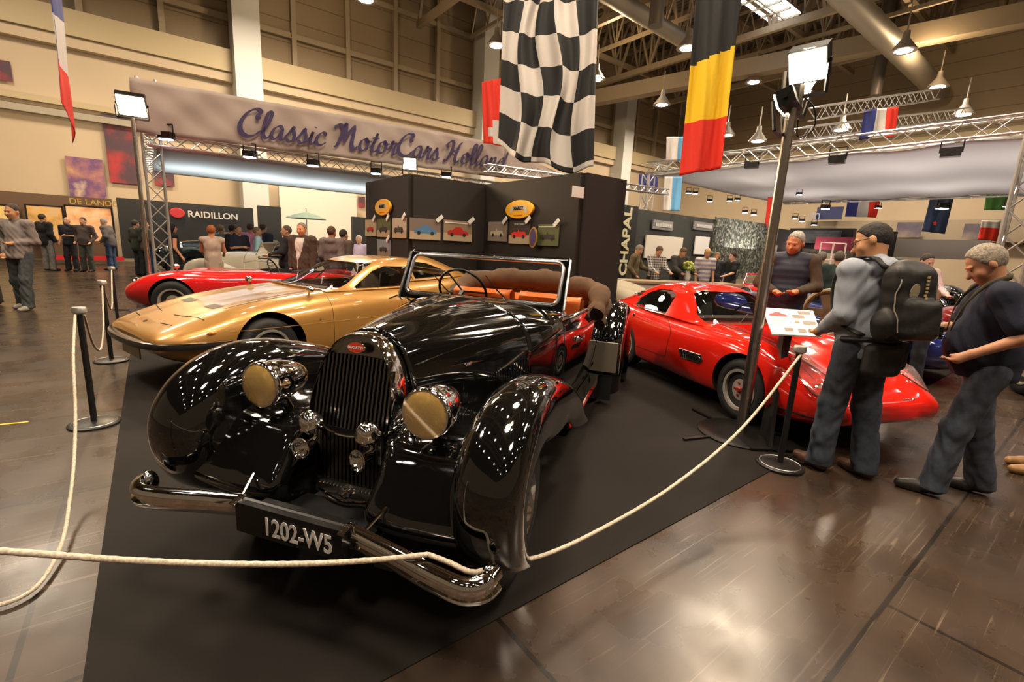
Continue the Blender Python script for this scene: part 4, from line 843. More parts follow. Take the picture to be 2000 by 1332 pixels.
# ================================================================ closed coupes
def rowsY(tab): return [[(x,r_[0],z) for x,z in r_[1]] for r_ in tab]
def coupe(o,tab,gh,paint,wheels,side_win,ws_poly,ws_rng,rear_poly,rear_rng,arch_r,wb,track,wr,ww,rimmat,seatmat,nu=90,nose_cap=True,surround=None,gth=.02):
    P=surf(rowsY(tab),nu,52); F=mirrorgrid(P); n0=F.shape[1]
    vs=F.reshape(-1,3).tolist(); fs=[]
    I=lambda i,j:i*n0+j
    for i in range(F.shape[0]-1):
        for j in range(n0-1): fs.append((I(i,j),I(i,j+1),I(i+1,j+1),I(i+1,j)))
        fs.append((I(i,n0-1),I(i,0),I(i+1,0),I(i+1,n0-1)))
    fs.append(tuple(range(n0))); fs.append(tuple(I(F.shape[0]-1,j) for j in range(n0)))
    body=solid(vs,fs,paint,'body'); bvh=BVHTree.FromPolygons([Vector(v) for v in vs],fs)
    cuts=[]
    for y in (0,wb):
        for s in(1,-1):
            m=MB(); m.lathe([(arch_r,.36),(arch_r,1.2)],(0,y,wr+.02),(s,0,0),40); c=m.build('cut',dark,smooth=False); cuts.append(c)
    # cockpit hollow
    m=MB(); m.prism([(gh['cy0'],.40),(gh['cy1'],.40),(gh['cy1'],1.5),(gh['cy0'],1.5)],0,-gh['cx'],gh['cx']); cuts.append(m.build('cut',gh['trim'],smooth=False))
    boolean(body,cuts); body.parent=o; body.name='body'; smoothsharp(body,28)
    G=surf(rowsY(gh['rows']),56,34); GF=mirrorgrid(G)
    def mk(t0,t1,mat,nm): v,f=shell(GF,t0,t1); return solid(v,f,mat,nm)
    roof=mk(0,-gth,paint,'roof')
    def cutset():
        L=[]
        for poly in side_win:
            for s in(1,-1): m=MB(); m.prism(poly,0,.2*s,1.3*s); L.append(('side_window',m))
        m=MB(); m.prism(ws_poly,1,*ws_rng); L.append(('windscreen',m))
        m=MB(); m.prism(rear_poly,1,*rear_rng); L.append(('rear_window',m))
        return L
    cs=[(n_,m.build('cut',paint,smooth=False)) for n_,m in cutset()]
    for n_,c in cs:
        bm=bmesh.new(); bm.from_mesh(c.data); bmesh.ops.recalc_face_normals(bm,faces=bm.faces); bm.to_mesh(c.data); bm.free()
        g=mk(-.006,-.010,wglass,n_); boolean(g,[c],'INTERSECT',keep=True); g.name=n_; g.parent=o; g.data.materials.clear(); g.data.materials.append(wglass); smoothsharp(g,40)
        # frame: edge loops of the opening as a thin moulding
        poly=None
    boolean(roof,[c for _,c in cs]); roof.parent=o; roof.name='roof'; smoothsharp(roof,28)
    gb=BVHTree.FromPolygons([Vector(v) for v in GF.reshape(-1,3)],[(i*GF.shape[1]+j,i*GF.shape[1]+j+1,(i+1)*GF.shape[1]+j+1,(i+1)*GF.shape[1]+j) for i in range(GF.shape[0]-1) for j in range(GF.shape[1]-1)])
    def dens(poly,k=8):
        out=[]
        for a,b in zip(poly,poly[1:]+poly[:1]):
            for i in range(k): out.append((a[0]+(b[0]-a[0])*i/k,a[1]+(b[1]-a[1])*i/k))
        return out
    def hit(B,og,dr):
        h=B.ray_cast(Vector(og),Vector(dr)); return (h[0],h[1]) if h[0] is not None else None
    sm,sr=surround if surround else (chrome,.008)
    for poly in side_win:
        for s in(1,-1):
            q=[hit(gb,(2*s,y,z),(-s,0,0)) for y,z in dens(poly)]; q=[h[0] for h in q if h]
            if len(q)>4: m=MB(); m.tube(q,sr,6,closed=True); m.build('window_trim',sm,o)
    for poly,sd in ((ws_poly,-1),(rear_poly,1)):
        q=[hit(gb,(x,4.6*sd if sd>0 else -2,z),(0,-sd,0)) for x,z in dens(poly)]; q=[h[0] for h in q if h]
        if len(q)>4: m=MB(); m.tube(q,sr,6,closed=True); m.build('screen_trim',sm,o)
    for y in (0,wb):
        for s in(1,-1): wheel(o,track*s,y,wr,ww,s,rimmat)
    m=MB(); m.box((0,(gh['cy0']+gh['cy1'])/2,.36),(gh['cx']*2-.04,gh['cy1']-gh['cy0']-.05,.05)); m.build('floor_pan',dark,o,smooth=False)
    # seats, dash, wheel
    y0=gh['cy0']
    for s in(1,-1):
        m=MB(); m.box((s*.33,y0+.85,.48),(.46,.5,.16)); rows=[[(s*.33+dx*.24,y0+1.05+h*.22+dy,.5+h*.5) for dx,dy in ((-1,.05),(-.9,-.03),(0,-.05),(.9,-.03),(1,.05),(.9,.1),(0,.12),(-.9,.1),(-1,.05))] for h in (0,.3,.6,.9,1.)]
        m.grid(rows); m.box((s*.33,y0+1.30,1.0),(.36,.08,.06)); m.build('seat',seatmat,o,sharp=60)
    m=MB(); m.box((0,y0+.10,.80),(gh['cx']*2-.06,.22,.14)); m.build('dashboard',M('dark_dash',(.03,.02,.015),.6),o)
    m=MB(); c=Vector((.36*gh.get('sw',1),y0+.38,.84)); q=Matrix.Rotation(R(-65),3,'X'); m.tube([c+q@Vector((math.cos(t)*.18,math.sin(t)*.18,0)) for t in np.linspace(0,2*math.pi,28,endpoint=False)],.012,8,closed=True); m.cyl(c,c+Vector((0,-.3,-.1)),.02,8); m.tube([c+q@Vector((.17,0,0)),c,c+q@Vector((-.17,0,0))],.01,6); m.build('steering_wheel',darkmetal,o)
    def sidep(y,z,s=1,l=.0): 
        h=hit(bvh,(2*s,y,z),(-s,0,0)); return h[0]+h[1]*l*(1 if h[1].x*s>0 else -1) if h else None
    def topp(x,y,l=.0):
        h=hit(bvh,(x,y,3),(0,0,-1)); return h[0]+h[1]*l*(1 if h[1].z>0 else -1) if h else None
    return body,sidep,topp
def line(parent,name,pts,r,mat,n=6):
    pts=[p for p in pts if p is not None]
    if len(pts)>1: m=MB(); m.tube(pts,r,n); return m.build(name,mat,parent)
# ---- gold
goldp=M('gold_paint',srgb(190,140,72),.3,.35,coat=1.)
mb_=M('brown_leather',(.14,.055,.02),.5)
silver=M('silver_rim',(.60,.55,.47),.32,.45)
gold=thing('gold_coupe','low metallic gold coupe with pointed nose, pop-up lamp lines and black-edged bumper','car',(-3.235,5.32,.006),R(-36.2),scale=(1.,1.,1.02))
U=[(.82,.2),(.5,.17),(0,.17)]
tab=[(-1.10,[(0,.505),(.25,.505),(.42,.50),(.50,.49),(.52,.47),(.48,.45),(.3,.44),(0,.44)]),
 (-1.06,[(0,.545),(.33,.543),(.58,.53),(.655,.505),(.665,.46),(.62,.41),(.4,.39),(0,.385)]),
 (-.95,[(0,.59),(.35,.588),(.62,.572),(.735,.52),(.755,.44),(.68,.35),(.45,.31),(0,.30)]),
 (-.7,[(0,.662),(.36,.66),(.64,.645),(.785,.57),(.82,.45),(.76,.29),(.5,.235),(0,.23)]),
 (-.35,[(0,.735),(.36,.738),(.66,.735),(.815,.65),(.862,.50),(.82,.24),(.5,.19),(0,.19)]),
 (0,[(0,.79),(.36,.795),(.67,.80),(.825,.70),(.878,.53),(.83,.22),(.5,.17),(0,.17)]),
 (.4,[(0,.84),(.36,.845),(.68,.845),(.835,.73),(.885,.54),(.83,.20),(.5,.17),(0,.17)]),
 (.9,[(0,.885),(.36,.887),(.68,.88),(.84,.76),(.885,.55),(.83,.19),(.5,.17),(0,.17)]),
 (1.6,[(0,.905),(.36,.905),(.69,.895),(.845,.775),(.885,.56),(.83,.19),(.5,.17),(0,.17)]),
 (2.5,[(0,.92),(.36,.92),(.69,.91),(.84,.79),(.88,.57),(.82,.20),(.5,.18),(0,.18)]),
 (3.1,[(0,.93),(.36,.93),(.67,.915),(.81,.80),(.85,.6),(.80,.27),(.5,.22),(0,.22)]),
 (3.5,[(0,.90),(.36,.90),(.63,.885),(.76,.79),(.80,.62),(.76,.35),(.5,.28),(0,.28)]),
 (3.64,[(0,.84),(.36,.84),(.58,.83),(.70,.76),(.73,.62),(.70,.42),(.45,.36),(0,.36)])]
ghr=[(.74,[(0,.875),(.3,.884),(.58,.88),(.70,.862)]),(1.0,[(0,.97),(.3,.965),(.58,.93),(.71,.868)]),(1.30,[(0,1.11),(.28,1.105),(.545,1.065),(.72,.876)]),(1.58,[(0,1.215),(.27,1.21),(.51,1.175),(.725,.88)]),
 (1.85,[(0,1.25),(.27,1.245),(.51,1.21),(.73,.885)]),(2.2,[(0,1.255),(.27,1.25),(.52,1.205),(.73,.89)]),(2.6,[(0,1.22),(.27,1.213),(.525,1.16),(.725,.895)]),(3.0,[(0,1.13),(.27,1.12),(.52,1.06),(.70,.90)]),(3.35,[(0,.99),(.27,.985),(.48,.965),(.64,.9)]),(3.5,[(0,.915),(.27,.912),(.46,.905),(.6,.88)])]
tab=[(y if y>-.35 else -.35+(y+.35)*.86,r_) for y,r_ in tab]
gbody,gs,gt=coupe(gold,tab,dict(rows=ghr,cy0=.95,cy1=2.9,cx=.66,trim=mb_,sw=1),goldp,None,[[(1.10,.90),(1.48,1.105),(1.68,1.165),(2.14,1.16),(2.17,.915)],[(2.21,.918),(2.19,1.16),(2.55,1.115),(2.95,.99),(3.0,.935)]],[(-.665,.90),(.665,.90),(.635,.93),(.495,1.195),(-.495,1.195),(-.635,.93)],(.5,1.85),[(-.5,.96),(.5,.96),(.42,1.15),(-.42,1.15)],(2.4,3.8),.375,2.6,.745,.325,.205,silver,mb_,surround=(chrome,.009))
blackrub=M('black_bumper_strip',(.02,.018,.016),.4)
pts=[(.88,-.40),(.87,-.60),(.83,-.80),(.76,-.95),(.62,-1.08),(.40,-1.155),(.15,-1.18)]
pts=pts+[(-x,y) for x,y in pts[::-1]]; path=cr([(x,-.35+(y+.35)*.86,.45) for x,y in pts],60)
def strip(o,name,path,prof,mat):
    G=[]
    for i,p in enumerate(path):
        d=path[min(i+1,len(path)-1)]-path[max(i-1,0)]; d/=np.linalg.norm(d); nn=np.array((d[1],-d[0],0)); 
        if nn@np.array((p[0],p[1]-.3,0))<0: nn=-nn
        G.append([p+nn*a+np.array((0,0,b)) for a,b in prof])
    m=MB(); m.grid(G,closev=True); m.add([tuple(v) for v in G[0]],[tuple(range(len(prof)))]); m.add([tuple(v) for v in G[-1]],[tuple(range(len(prof)))]); return m.build(name,mat,o,sharp=40)
strip(gold,'bumper',path,[(-.06,.025),(.0,.03),(.014,.022),(.018,.0),(.012,-.024),(-.06,-.03)],blackrub)
strip(gold,'bumper_edge',path,[(-.05,.038),(.0,.038),(.014,.031),(.012,.026),(-.05,.026)],M('smoked_chrome',(.28,.25,.22),.2,1.))
line(gold,'door_gap',[gs(.72,z) for z in np.linspace(.86,.24,16)]+[gs(y,.235) for y in np.linspace(.76,2.15,14)]+[gs(2.2,z) for z in np.linspace(.25,.88,12)],.003,dark)
line(gold,'waist_crease',[gs(y,.56+.0*y) for y in np.linspace(-.4,3.4,50)],.0025,goldp)
for s in(1,-1):
    line(gold,'lamp_gap',[gt(s*x,y) for x,y in ((.18,-.64),(.32,-.62),(.45,-.595),(.60,-.57),(.68,-.555))],.005,dark)
    line(gold,'lamp_gap',[gt(s*x,y) for x,y in ((.30,-.80),(.40,-.79),(.52,-.775))],.005,dark)
    line(gold,'bonnet_gap',[gt(s*(.60+.02*math.sin(y*2)),y) for y in np.linspace(-.55,.80,24)],.0022,dark)
    q=[gt(s*x,y,.003) for x,y in ((.20,-.38),(.44,-.38),(.44,-.27),(.20,-.27))]
    m=MB(); m.add(q,[(0,1,2,3)]); v_=m.build('bonnet_vent',M('vent_grey',(.07,.055,.03),.6),gold,smooth=False)
    p=gs(-.55,.56,s,.004); m=MB(); m.ell(p,(.015,.045,.018),12); m.build('side_indicator',M('amber_lens',(.7,.2,.02),.2,coat=1),gold)
    # door mirror
    p=gt(s*.70,.52); p=p if p else Vector((s*.70,.52,.86)); mo=bpy.data.objects.new('wing_mirror',None); COL.objects.link(mo); mo.parent=gold; mo.location=p
    m=MB(); m.cyl((0,0,0),(s*.03,0,.05),.012,8); m.ell((s*.04,0,.075),(.065,.04,.038),18); m.build('mirror_shell',chrome,mo)
    # quarter light bar
    line(gold,'quarter_bar',[Vector((s*.735,1.47,.905)),Vector((s*.60,1.62,1.10))],.009,chrome)
    a_,b_=(-.1,.15) if s>0 else (-.45,-.2)
    line(gold,'wiper',[Vector((s*.30,.93,.93)),Vector((s*.30-.28,1.12,1.012))],.006,darkmetal)
m=MB(); m.tube([gs(.55,.60,1,.003)+Vector((0,dy,dz)) for dy,dz in ((-.02,0),(0,-.01),(.02,0))],.002,5); m.tube([gs(.55,.60,1,.003)+Vector((0,dy,dz)) for dy,dz in ((0,-.01),(0,.02))],.002,5); m.build('side_emblem',chrome,gold)
m=MB(); p=gt(0,-.84,.004); m.lathe([(.022,0),(.020,.004),(0,.004)],p,(0,-.3,1),16); m.build('nose_emblem',blackrub,gold)
m=MB(); m.box((0,-.98,.33),(.52,.012,.11)); npl=m.build('number_plate',M('faded_plate',(.4,.35,.25),.5),gold,smooth=False)
# ---- red
redp=M('bright_red_paint',(.80,.018,.008),.12,.0,coat=1.)
rcar=thing('red_coupe','rounded bright red coupe with slatted side vent and glazed headlamps','car',(2.857,4.492,.006),R(17.1))
tab=[(-.92,[(0,.36),(.2,.36),(.36,.36),(.42,.355),(.43,.34),(.4,.32),(.25,.31),(0,.31)]),
 (-.885,[(0,.43),(.25,.43),(.47,.425),(.57,.39),(.58,.34),(.54,.29),(.35,.27),(0,.27)]),
 (-.74,[(0,.515),(.22,.52),(.44,.545),(.61,.49),(.665,.38),(.62,.26),(.4,.22),(0,.22)]),
 (-.5,[(0,.60),(.22,.61),(.48,.655),(.66,.60),(.715,.43),(.67,.22),(.4,.19),(0,.19)]),
 (-.2,[(0,.685),(.22,.695),(.50,.75),(.68,.69),(.735,.48),(.69,.22),(.4,.18),(0,.18)]),
 (.1,[(0,.745),(.22,.755),(.50,.80),(.69,.745),(.745,.51),(.69,.21),(.4,.17),(0,.17)]),
 (.45,[(0,.79),(.25,.80),(.51,.815),(.70,.745),(.745,.52),(.68,.19),(.4,.17),(0,.17)]),
 (.8,[(0,.825),(.25,.83),(.52,.83),(.69,.75),(.735,.53),(.67,.18),(.4,.17),(0,.17)]),
 (1.3,[(0,.845),(.25,.845),(.53,.84),(.69,.76),(.735,.54),(.67,.18),(.4,.17),(0,.17)]),
 (1.8,[(0,.86),(.25,.86),(.54,.86),(.71,.79),(.755,.56),(.69,.19),(.4,.18),(0,.18)]),
 (2.2,[(0,.865),(.25,.87),(.55,.88),(.72,.81),(.76,.58),(.70,.24),(.4,.22),(0,.22)]),
 (2.6,[(0,.84),(.25,.845),(.54,.855),(.695,.79),(.74,.6),(.69,.32),(.4,.29),(0,.29)]),
 (2.9,[(0,.75),(.25,.755),(.46,.76),(.61,.71),(.66,.58),(.61,.42),(.4,.38),(0,.38)]),
 (3.0,[(0,.66),(.22,.66),(.36,.65),(.46,.62),(.5,.57),(.46,.50),(.3,.47),(0,.47)])]
ghr=[(.62,[(0,.805),(.28,.805),(.52,.795),(.62,.775)]),(.82,[(0,.90),(.28,.895),(.50,.87),(.64,.79)]),(1.02,[(0,1.02),(.27,1.012),(.47,.985),(.655,.80)]),(1.22,[(0,1.125),(.25,1.118),(.44,1.085),(.665,.81)]),
 (1.42,[(0,1.175),(.24,1.168),(.43,1.13),(.67,.815)]),(1.68,[(0,1.185),(.24,1.178),(.43,1.135),(.675,.82)]),(1.95,[(0,1.145),(.24,1.137),(.43,1.09),(.675,.83)]),(2.25,[(0,1.06),(.24,1.05),(.42,1.0),(.655,.84)]),(2.55,[(0,.94),(.24,.93),(.4,.90),(.6,.83)]),(2.75,[(0,.845),(.22,.84),(.38,.82),(.5,.79)])]
rubs=M('grey_window_rubber',(.09,.075,.05),.6)
rbody,rs,rt=coupe(rcar,tab,dict(rows=ghr,cy0=.82,cy1=2.2,cx=.6,trim=M('black_trim',(.02,.018,.018),.7),sw=1),redp,None,[[(1.33,.835),(1.36,1.06),(1.5,1.105),(1.72,1.10),(1.92,1.03),(2.04,.93),(2.02,.86),(1.9,.835)]],[(-.575,.825),(.575,.825),(.56,.90),(.425,1.10),(.30,1.13),(-.30,1.13),(-.425,1.10),(-.56,.90)],(.3,1.45),[(-.36,.90),(.36,.90),(.32,1.06),(-.32,1.06)],(2.0,3.2),.335,2.13,.635,.305,.17,silver,M('black_vinyl',(.02,.02,.02),.5),surround=(rubs,.013))
line(rcar,'door_gap',[rs(y,z,-1) for y,z in cr([(1.36,.81,0),(1.2,.74,0),(1.12,.66,0),(1.14,.5,0),(1.16,.36,0)],16)[:,:2]]+[rs(y,.345,-1) for y in np.linspace(1.2,1.9,10)],.003,dark)
line(rcar,'bonnet_gap',[rt(-.53+.06*math.sin((y+.3)*1.6),y) for y in np.linspace(-.62,.62,26)],.0025,dark)
line(rcar,'bonnet_gap',[rt(.53-.06*math.sin((y+.3)*1.6),y) for y in np.linspace(-.62,.62,26)],.0025,dark)
line(rcar,'lip_line',[rs(y,.30,-1,.002) for y in np.linspace(-.84,-.38,14)],.006,dark)
for s in(1,-1):
    # side vent
    v=bpy.data.objects.new('side_vent',None); COL.objects.link(v); v.parent=rcar
    q=[(.50,.475),(.52,.445),(.55,.43),(.86,.415),(.92,.50),(.53,.515)]
    a_=[rs(y,z,s,.004) for y,z in q]; b_=[p+Vector((s*.001,0,0)) for p in a_]
    m=MB(); m.add(a_,[tuple(range(6))]); m.build('vent_recess',dark,v,smooth=False)
    m=MB(); m.tube(a_,.006,6,closed=True)
    for i in range(7): m.tube([rs(.58+i*.045,.425,s,.010),rs(.61+i*.045,.51,s,.010)],.004,5)
    m.tube([rs(y,.47,s,.010) for y in np.linspace(.54,.90,6)],.004,5); m.ell(rs(.545,.475,s,.012),(.006,.022,.022),12); m.build('vent_grille',chrome,v)
    m=MB(); m.lathe([(.02,0),(.018,.012),(0,.012)],rs(1.9,.74,s,.0),(s,0,0),14); m.build('door_button',chrome,rcar)
    # headlamp under glass
    h=bpy.data.objects.new('headlamp',None); COL.objects.link(h); h.parent=rcar
    c=Vector((s*.535,-.675,.475)); ax=Vector((s*.18,-1,.25)).normalized()
    m=MB(); m.lathe([(.088,-.06),(.09,.0),(.083,.008),(.078,.0),(.05,-.03),(0,-.045)],c+ax*.03,ax,28); m.build('lamp_bowl',chrome,h)
    m=MB(); m.lathe([(.08,.004),(.06,.02),(.03,.03),(0,.033)],c+ax*.03,ax,28); m.build('lens',M('clear_lens',(.75,.72,.65),.08,alpha=.5,coat=1.),h)
    ring=[]; n=40
    for i in range(n):
        t=2*math.pi*i/n; yy=-.56+.22*math.cos(t); xx=s*(.535-.01*math.cos(t))+s*.10*math.sin(t)*(1-.35*math.cos(t)); p=rt(xx,yy,.004)
        if p is None or p.z<.35: p=Vector((xx,yy,.46))
        ring.append(p)
    m=MB(); m.tube(ring,.006,6,closed=True); m.build('cover_rim',chrome,h)
    cen=sum(ring,Vector())/n+Vector((0,-.05,.02)); cen.z=max(cen.z,.60); G=[]
    for k2 in range(6):
        f_=k2/5; G.append([p.lerp(cen,f_)+Vector((0,-.03*math.sin(f_*math.pi/2),.045*math.sin(f_*math.pi/2)-.0*f_)) for p in ring])
    m=MB(); m.grid(G,closev=True); m.build('lamp_cover',M('cover_glass',(.8,.8,.78),.02,alpha=.12,coat=.0),h)
m=MB(); 
for i,(dx,dz) in enumerate(((0,0),(.03,.008),(.06,.0),(.09,.008),(.12,.0))): m.ell(rt(.16+dx,-.86,.006) or Vector((.16+dx,-.87,.44)),(.011,.004,.011),8)
m.build('nose_script',chrome,rcar)
for s in (-1,1): line(rcar,'wiper',[Vector((.1*s-.1,.66,.82)),Vector((.1*s+.18,.84,.915))],.005,darkmetal)
m=MB(); m.box((-.28,.98,.84),(.09,.006,.06)); m.build('card_on_dash',M('paper',(.8,.78,.72),.7),rcar,smooth=False)
# ================================================================ people: smooth-blended distance fields meshed with surface nets
def sd_cone(p,a,b,ra,rb):
    a=np.asarray(a,np.float32);b=np.asarray(b,np.float32); ba=b-a; t=np.clip(((p-a)@ba)/(ba@ba+1e-9),0,1); return np.linalg.norm(p-a-t[:,None]*ba,axis=1)-(ra+(rb-ra)*t)
def sd_ell(p,c,r,Rm=None):
    q=p-np.asarray(c,np.float32)
    if Rm is not None: q=q@Rm
    r=np.asarray(r,np.float32); k0=np.linalg.norm(q/r,axis=1); k1=np.linalg.norm(q/(r*r),axis=1)+1e-9; return k0*(k0-1)/k1
def smin(a,b,k): h=np.maximum(k-np.abs(a-b),0)/k; return np.minimum(a,b)-h*h*k*.25
def nets(f,lo,hi,h):
    lo=np.array(lo,float);hi=np.array(hi,float); B=4; n=(np.ceil((hi-lo)/(h*B)).astype(int)+1)
    ci=np.stack(np.meshgrid(*[np.arange(k) for k in n],indexing='ij'),-1).reshape(-1,3); dc=f((lo+(ci+.5)*B*h).astype(np.float32)); act=(np.abs(dc)<B*h*1.35).reshape(n)
    N=n*B; D=np.repeat(np.repeat(np.repeat(np.where(dc<0,-1.,1.).reshape(n),B,0),B,1),B,2).astype(np.float32)
    msk=np.repeat(np.repeat(np.repeat(act,B,0),B,1),B,2); idx=np.argwhere(msk); D[msk]=f((lo+(idx+.5)*h).astype(np.float32))
    S_=D<0; c=np.zeros(tuple(N-1),np.int8)
    for i in(0,1):
        for j in(0,1):
            for k in(0,1): c+=S_[i:N[0]-1+i,j:N[1]-1+j,k:N[2]-1+k]
    cells=np.argwhere((c>0)&(c<8)); vid=-np.ones(tuple(N-1),np.int64); vid[tuple(cells.T)]=np.arange(len(cells)); acc=np.zeros((len(cells),3)); cnt=np.zeros(len(cells))
    for ax in range(3):
        e=np.zeros(3,int);e[ax]=1; o1,o2=[a for a in range(3) if a!=ax]
        for i in(0,1):
            for j in(0,1):
                o=np.zeros(3,int);o[o1]=i;o[o2]=j; p0=cells+o;p1=p0+e; d0=D[tuple(p0.T)];d1=D[tuple(p1.T)]; m=(d0<0)!=(d1<0); t=np.where(m,d0/(d0-d1+1e-12),0); q=p0+e*t[:,None]; acc[m]+=q[m]; cnt[m]+=1
    V=lo+(acc/cnt[:,None]+.5)*h; F=[]
    for ax in range(3):
        o1,o2=[a for a in range(3) if a!=ax]; sl=[slice(None)]*3; sl[ax]=slice(0,N[ax]-1); s2=[slice(None)]*3; s2[ax]=slice(1,N[ax]); A=S_[tuple(sl)];Bq=S_[tuple(s2)]; ed=np.argwhere(A!=Bq)
        ok=np.ones(len(ed),bool)
        for a in(o1,o2): ok&=(ed[:,a]>0)&(ed[:,a]<N[a]-1)
        ed=ed[ok]; 
        def g(i,j): q=ed.copy(); q[:,o1]-=i; q[:,o2]-=j; return vid[tuple(q.T)]
        fl=A[tuple(ed.T)]; q=np.stack([g(0,0),g(1,0),g(1,1),g(0,1)],1)
        if ax==1: fl=~fl
        q[~fl]=q[~fl][:,::-1]; q=q[(q>=0).all(1)]; F.append(q[:,::-1])
    return V,np.concatenate(F)
def unit(v): v=np.array(v,float); return v/np.linalg.norm(v)
def rotx(a): a=math.radians(a); return np.array([[1,0,0],[0,math.cos(a),-math.sin(a)],[0,math.sin(a),math.cos(a)]])
def rotz(a): a=math.radians(a); return np.array([[math.cos(a),-math.sin(a),0],[math.sin(a),math.cos(a),0],[0,0,1]])
NP=0
def person(label,loc,face,h=1.76,res=.02,lean=0,head=(0,0),L=((.12,.1,-1),(.05,-.5,-.9)),Ra=((.12,.1,-1),(.05,-.5,-.9)),feet=((.12,.0),(-.12,.0)),kn=.0,build=1.,belly=0.,skin=(.52,.27,.15),top=(.1,.1,.1),legs=(.03,.035,.045),shoes=(.02,.015,.012),hair=(.03,.02,.012),hairk='short',sleeve='long',topk='shirt',wrinkle=1.,glasses=False,stripes=None,skirt=False,hood=False,extra=None,legmat=None,tilt=0,vest=None,inner=None):
    "local frame: faces -y, +x is the person's left; face = world heading of the front (deg, 0 = toward the camera side -Y)"
    global NP; NP+=1; nf=np.float32
    k=h/1.76; RL=rotx(lean); hip=np.array([0,0,.93]); up=lambda v: hip+RL@(np.array(v,float)-hip)
    W=build
    def arm(s,e,f):
        sh=up((.185*W*s,.01,1.43)); e=unit((e[0]*s,e[1],e[2])); f=unit((f[0]*s,f[1],f[2])); el=sh+e*.285; wr=el+f*.25; return sh,el,wr,f
    aL=arm(1,*L); aR=arm(-1,*Ra)
    nb=up((0,.02,1.47)); Rh=RL@rotx(head[0])@rotz(head[1]) if True else 0
    hc=nb+ (RL@rotx(head[0]*.6))@np.array([0,-.015,.165])
    H=lambda v: hc+Rh@np.array(v,float)
    legsP=[]
    for s,(fx,fy) in zip((1,-1),feet):
        hp=hip+np.array([.095*s,0,-.02]); an=np.array([fx,fy,.085]); mid=(hp+an)/2; d=np.linalg.norm(an-hp); b=math.sqrt(max(0,.435**2-(d/2)**2)) if d<.87 else 0; b=min(b,.022)+kn; knv=mid+np.array([0,-b,0]); legsP.append((hp,knv,an,fy))
    def f_body(p):
        d=sd_ell(p,H((0,.012,.025)),(.078,.098,.098),Rh.astype(nf)); d=smin(d,sd_ell(p,H((0,-.03,-.055)),(.056,.062,.06),Rh.astype(nf)),.05)
        d=smin(d,sd_ell(p,H((0,-.062,-.088)),(.028,.026,.022),Rh.astype(nf)),.03)
        if res<.016:
            d=smin(d,sd_cone(p,H((0,-.088,.0)),H((0,-.112,-.035)),.009,.015),.014)
            for s in(1,-1):
                d=smin(d,sd_ell(p,H((.083*s,.010,-.010)),(.013,.02,.032),Rh.astype(nf)),.01); d=smin(d,sd_ell(p,H((.036*s,-.06,-.035)),(.026,.026,.024),Rh.astype(nf)),.03)
                d=np.maximum(d,-sd_ell(p,H((.032*s,-.103,.004)),(.018,.016,.011),Rh.astype(nf)))
                d=smin(d,sd_ell(p,H((.032*s,-.078,.004)),(.014,.012,.012),Rh.astype(nf)),.004)
                d=smin(d,sd_cone(p,H((.012*s,-.092,.024)),H((.050*s,-.080,.026)),.008,.007),.01)
            d=smin(d,sd_cone(p,H((-.02,-.086,-.060)),H((.02,-.086,-.060)),.008,.008),.008); d=smin(d,sd_cone(p,H((-.016,-.084,-.073)),H((.016,-.084,-.073)),.009,.009),.008)
        elif res<.03:
            d=smin(d,sd_cone(p,H((0,-.088,.0)),H((0,-.108,-.03)),.012,.018),.014)
            for s in(1,-1): d=smin(d,sd_ell(p,H((.08*s,.012,-.008)),(.014,.022,.032),Rh.astype(nf)),.01)
        d=smin(d,sd_cone(p,nb-np.array([0,0,.03]),H((0,.02,-.05)),.058,.054),.03)
        d=smin(d,sd_ell(p,up((0,.01,1.30)),(.15*W,.10,.17)),.05); d=smin(d,sd_ell(p,up((0,.0,1.10)),(.125*W,.09+belly*.5,.16)),.06); d=smin(d,sd_ell(p,hip+[0,.01,0],(.145,.10,.12)),.06)
        for s,(sh,el,wr,fd) in((1,aL),(-1,aR)):
            d=smin(d,sd_cone(p,up((.08*s,.01,1.44)),sh,.05,.052),.05); d=smin(d,sd_cone(p,sh,el,.05,.040),.04); d=smin(d,sd_cone(p,el,wr,.040,.027),.02)
            # hand: palm, four fingers, thumb
            z=fd; x=np.cross(z,[0,0,1]) if abs(z[2])<.9 else np.array([0,1.,0]); x=unit(x); y=np.cross(z,x)
            if y@np.array([-s,0,0])<0: y=-y
            pc=wr+z*.045; d=smin(d,sd_cone(p,wr,wr+z*.075,.026,.034),.02)
            if res<.016:
                for i2 in range(4):
                    b0=wr+z*.085+x*(.028-.0187*i2); ln=(.034,.040,.037,.028)[i2]; m1=b0+z*ln+y*.012; m2=m1+z*ln*.55+y*.025; d=smin(d,sd_cone(p,b0,m1,.0100,.0095),.006); d=smin(d,sd_cone(p,m1,m2,.0095,.008),.004)
                tb=wr+z*.03+x*.028; d=smin(d,sd_cone(p,tb,tb+z*.04+x*.022+y*.015,.013,.0105),.01); d=smin(d,sd_cone(p,tb+z*.04+x*.022+y*.015,tb+z*.068+x*.022+y*.025,.0105,.009),.004)
            else:
                for i2 in range(3): b0=wr+z*.08+x*(.022-.022*i2); d=smin(d,sd_cone(p,b0,b0+z*.06+y*.03,.014,.011),.012)
                d=smin(d,sd_cone(p,wr+z*.03+x*.028,wr+z*.075+x*.045+y*.02,.014,.012),.012)
        for (hp,kv,an,fy) in legsP:
            d=smin(d,sd_cone(p,hp,kv,.078,.05),.04); d=smin(d,sd_cone(p,kv,an,.05,.036),.03); d=smin(d,sd_cone(p,an-[0,0,.04],an+[0,-.13,-.05],.035,.028),.02)
        return d
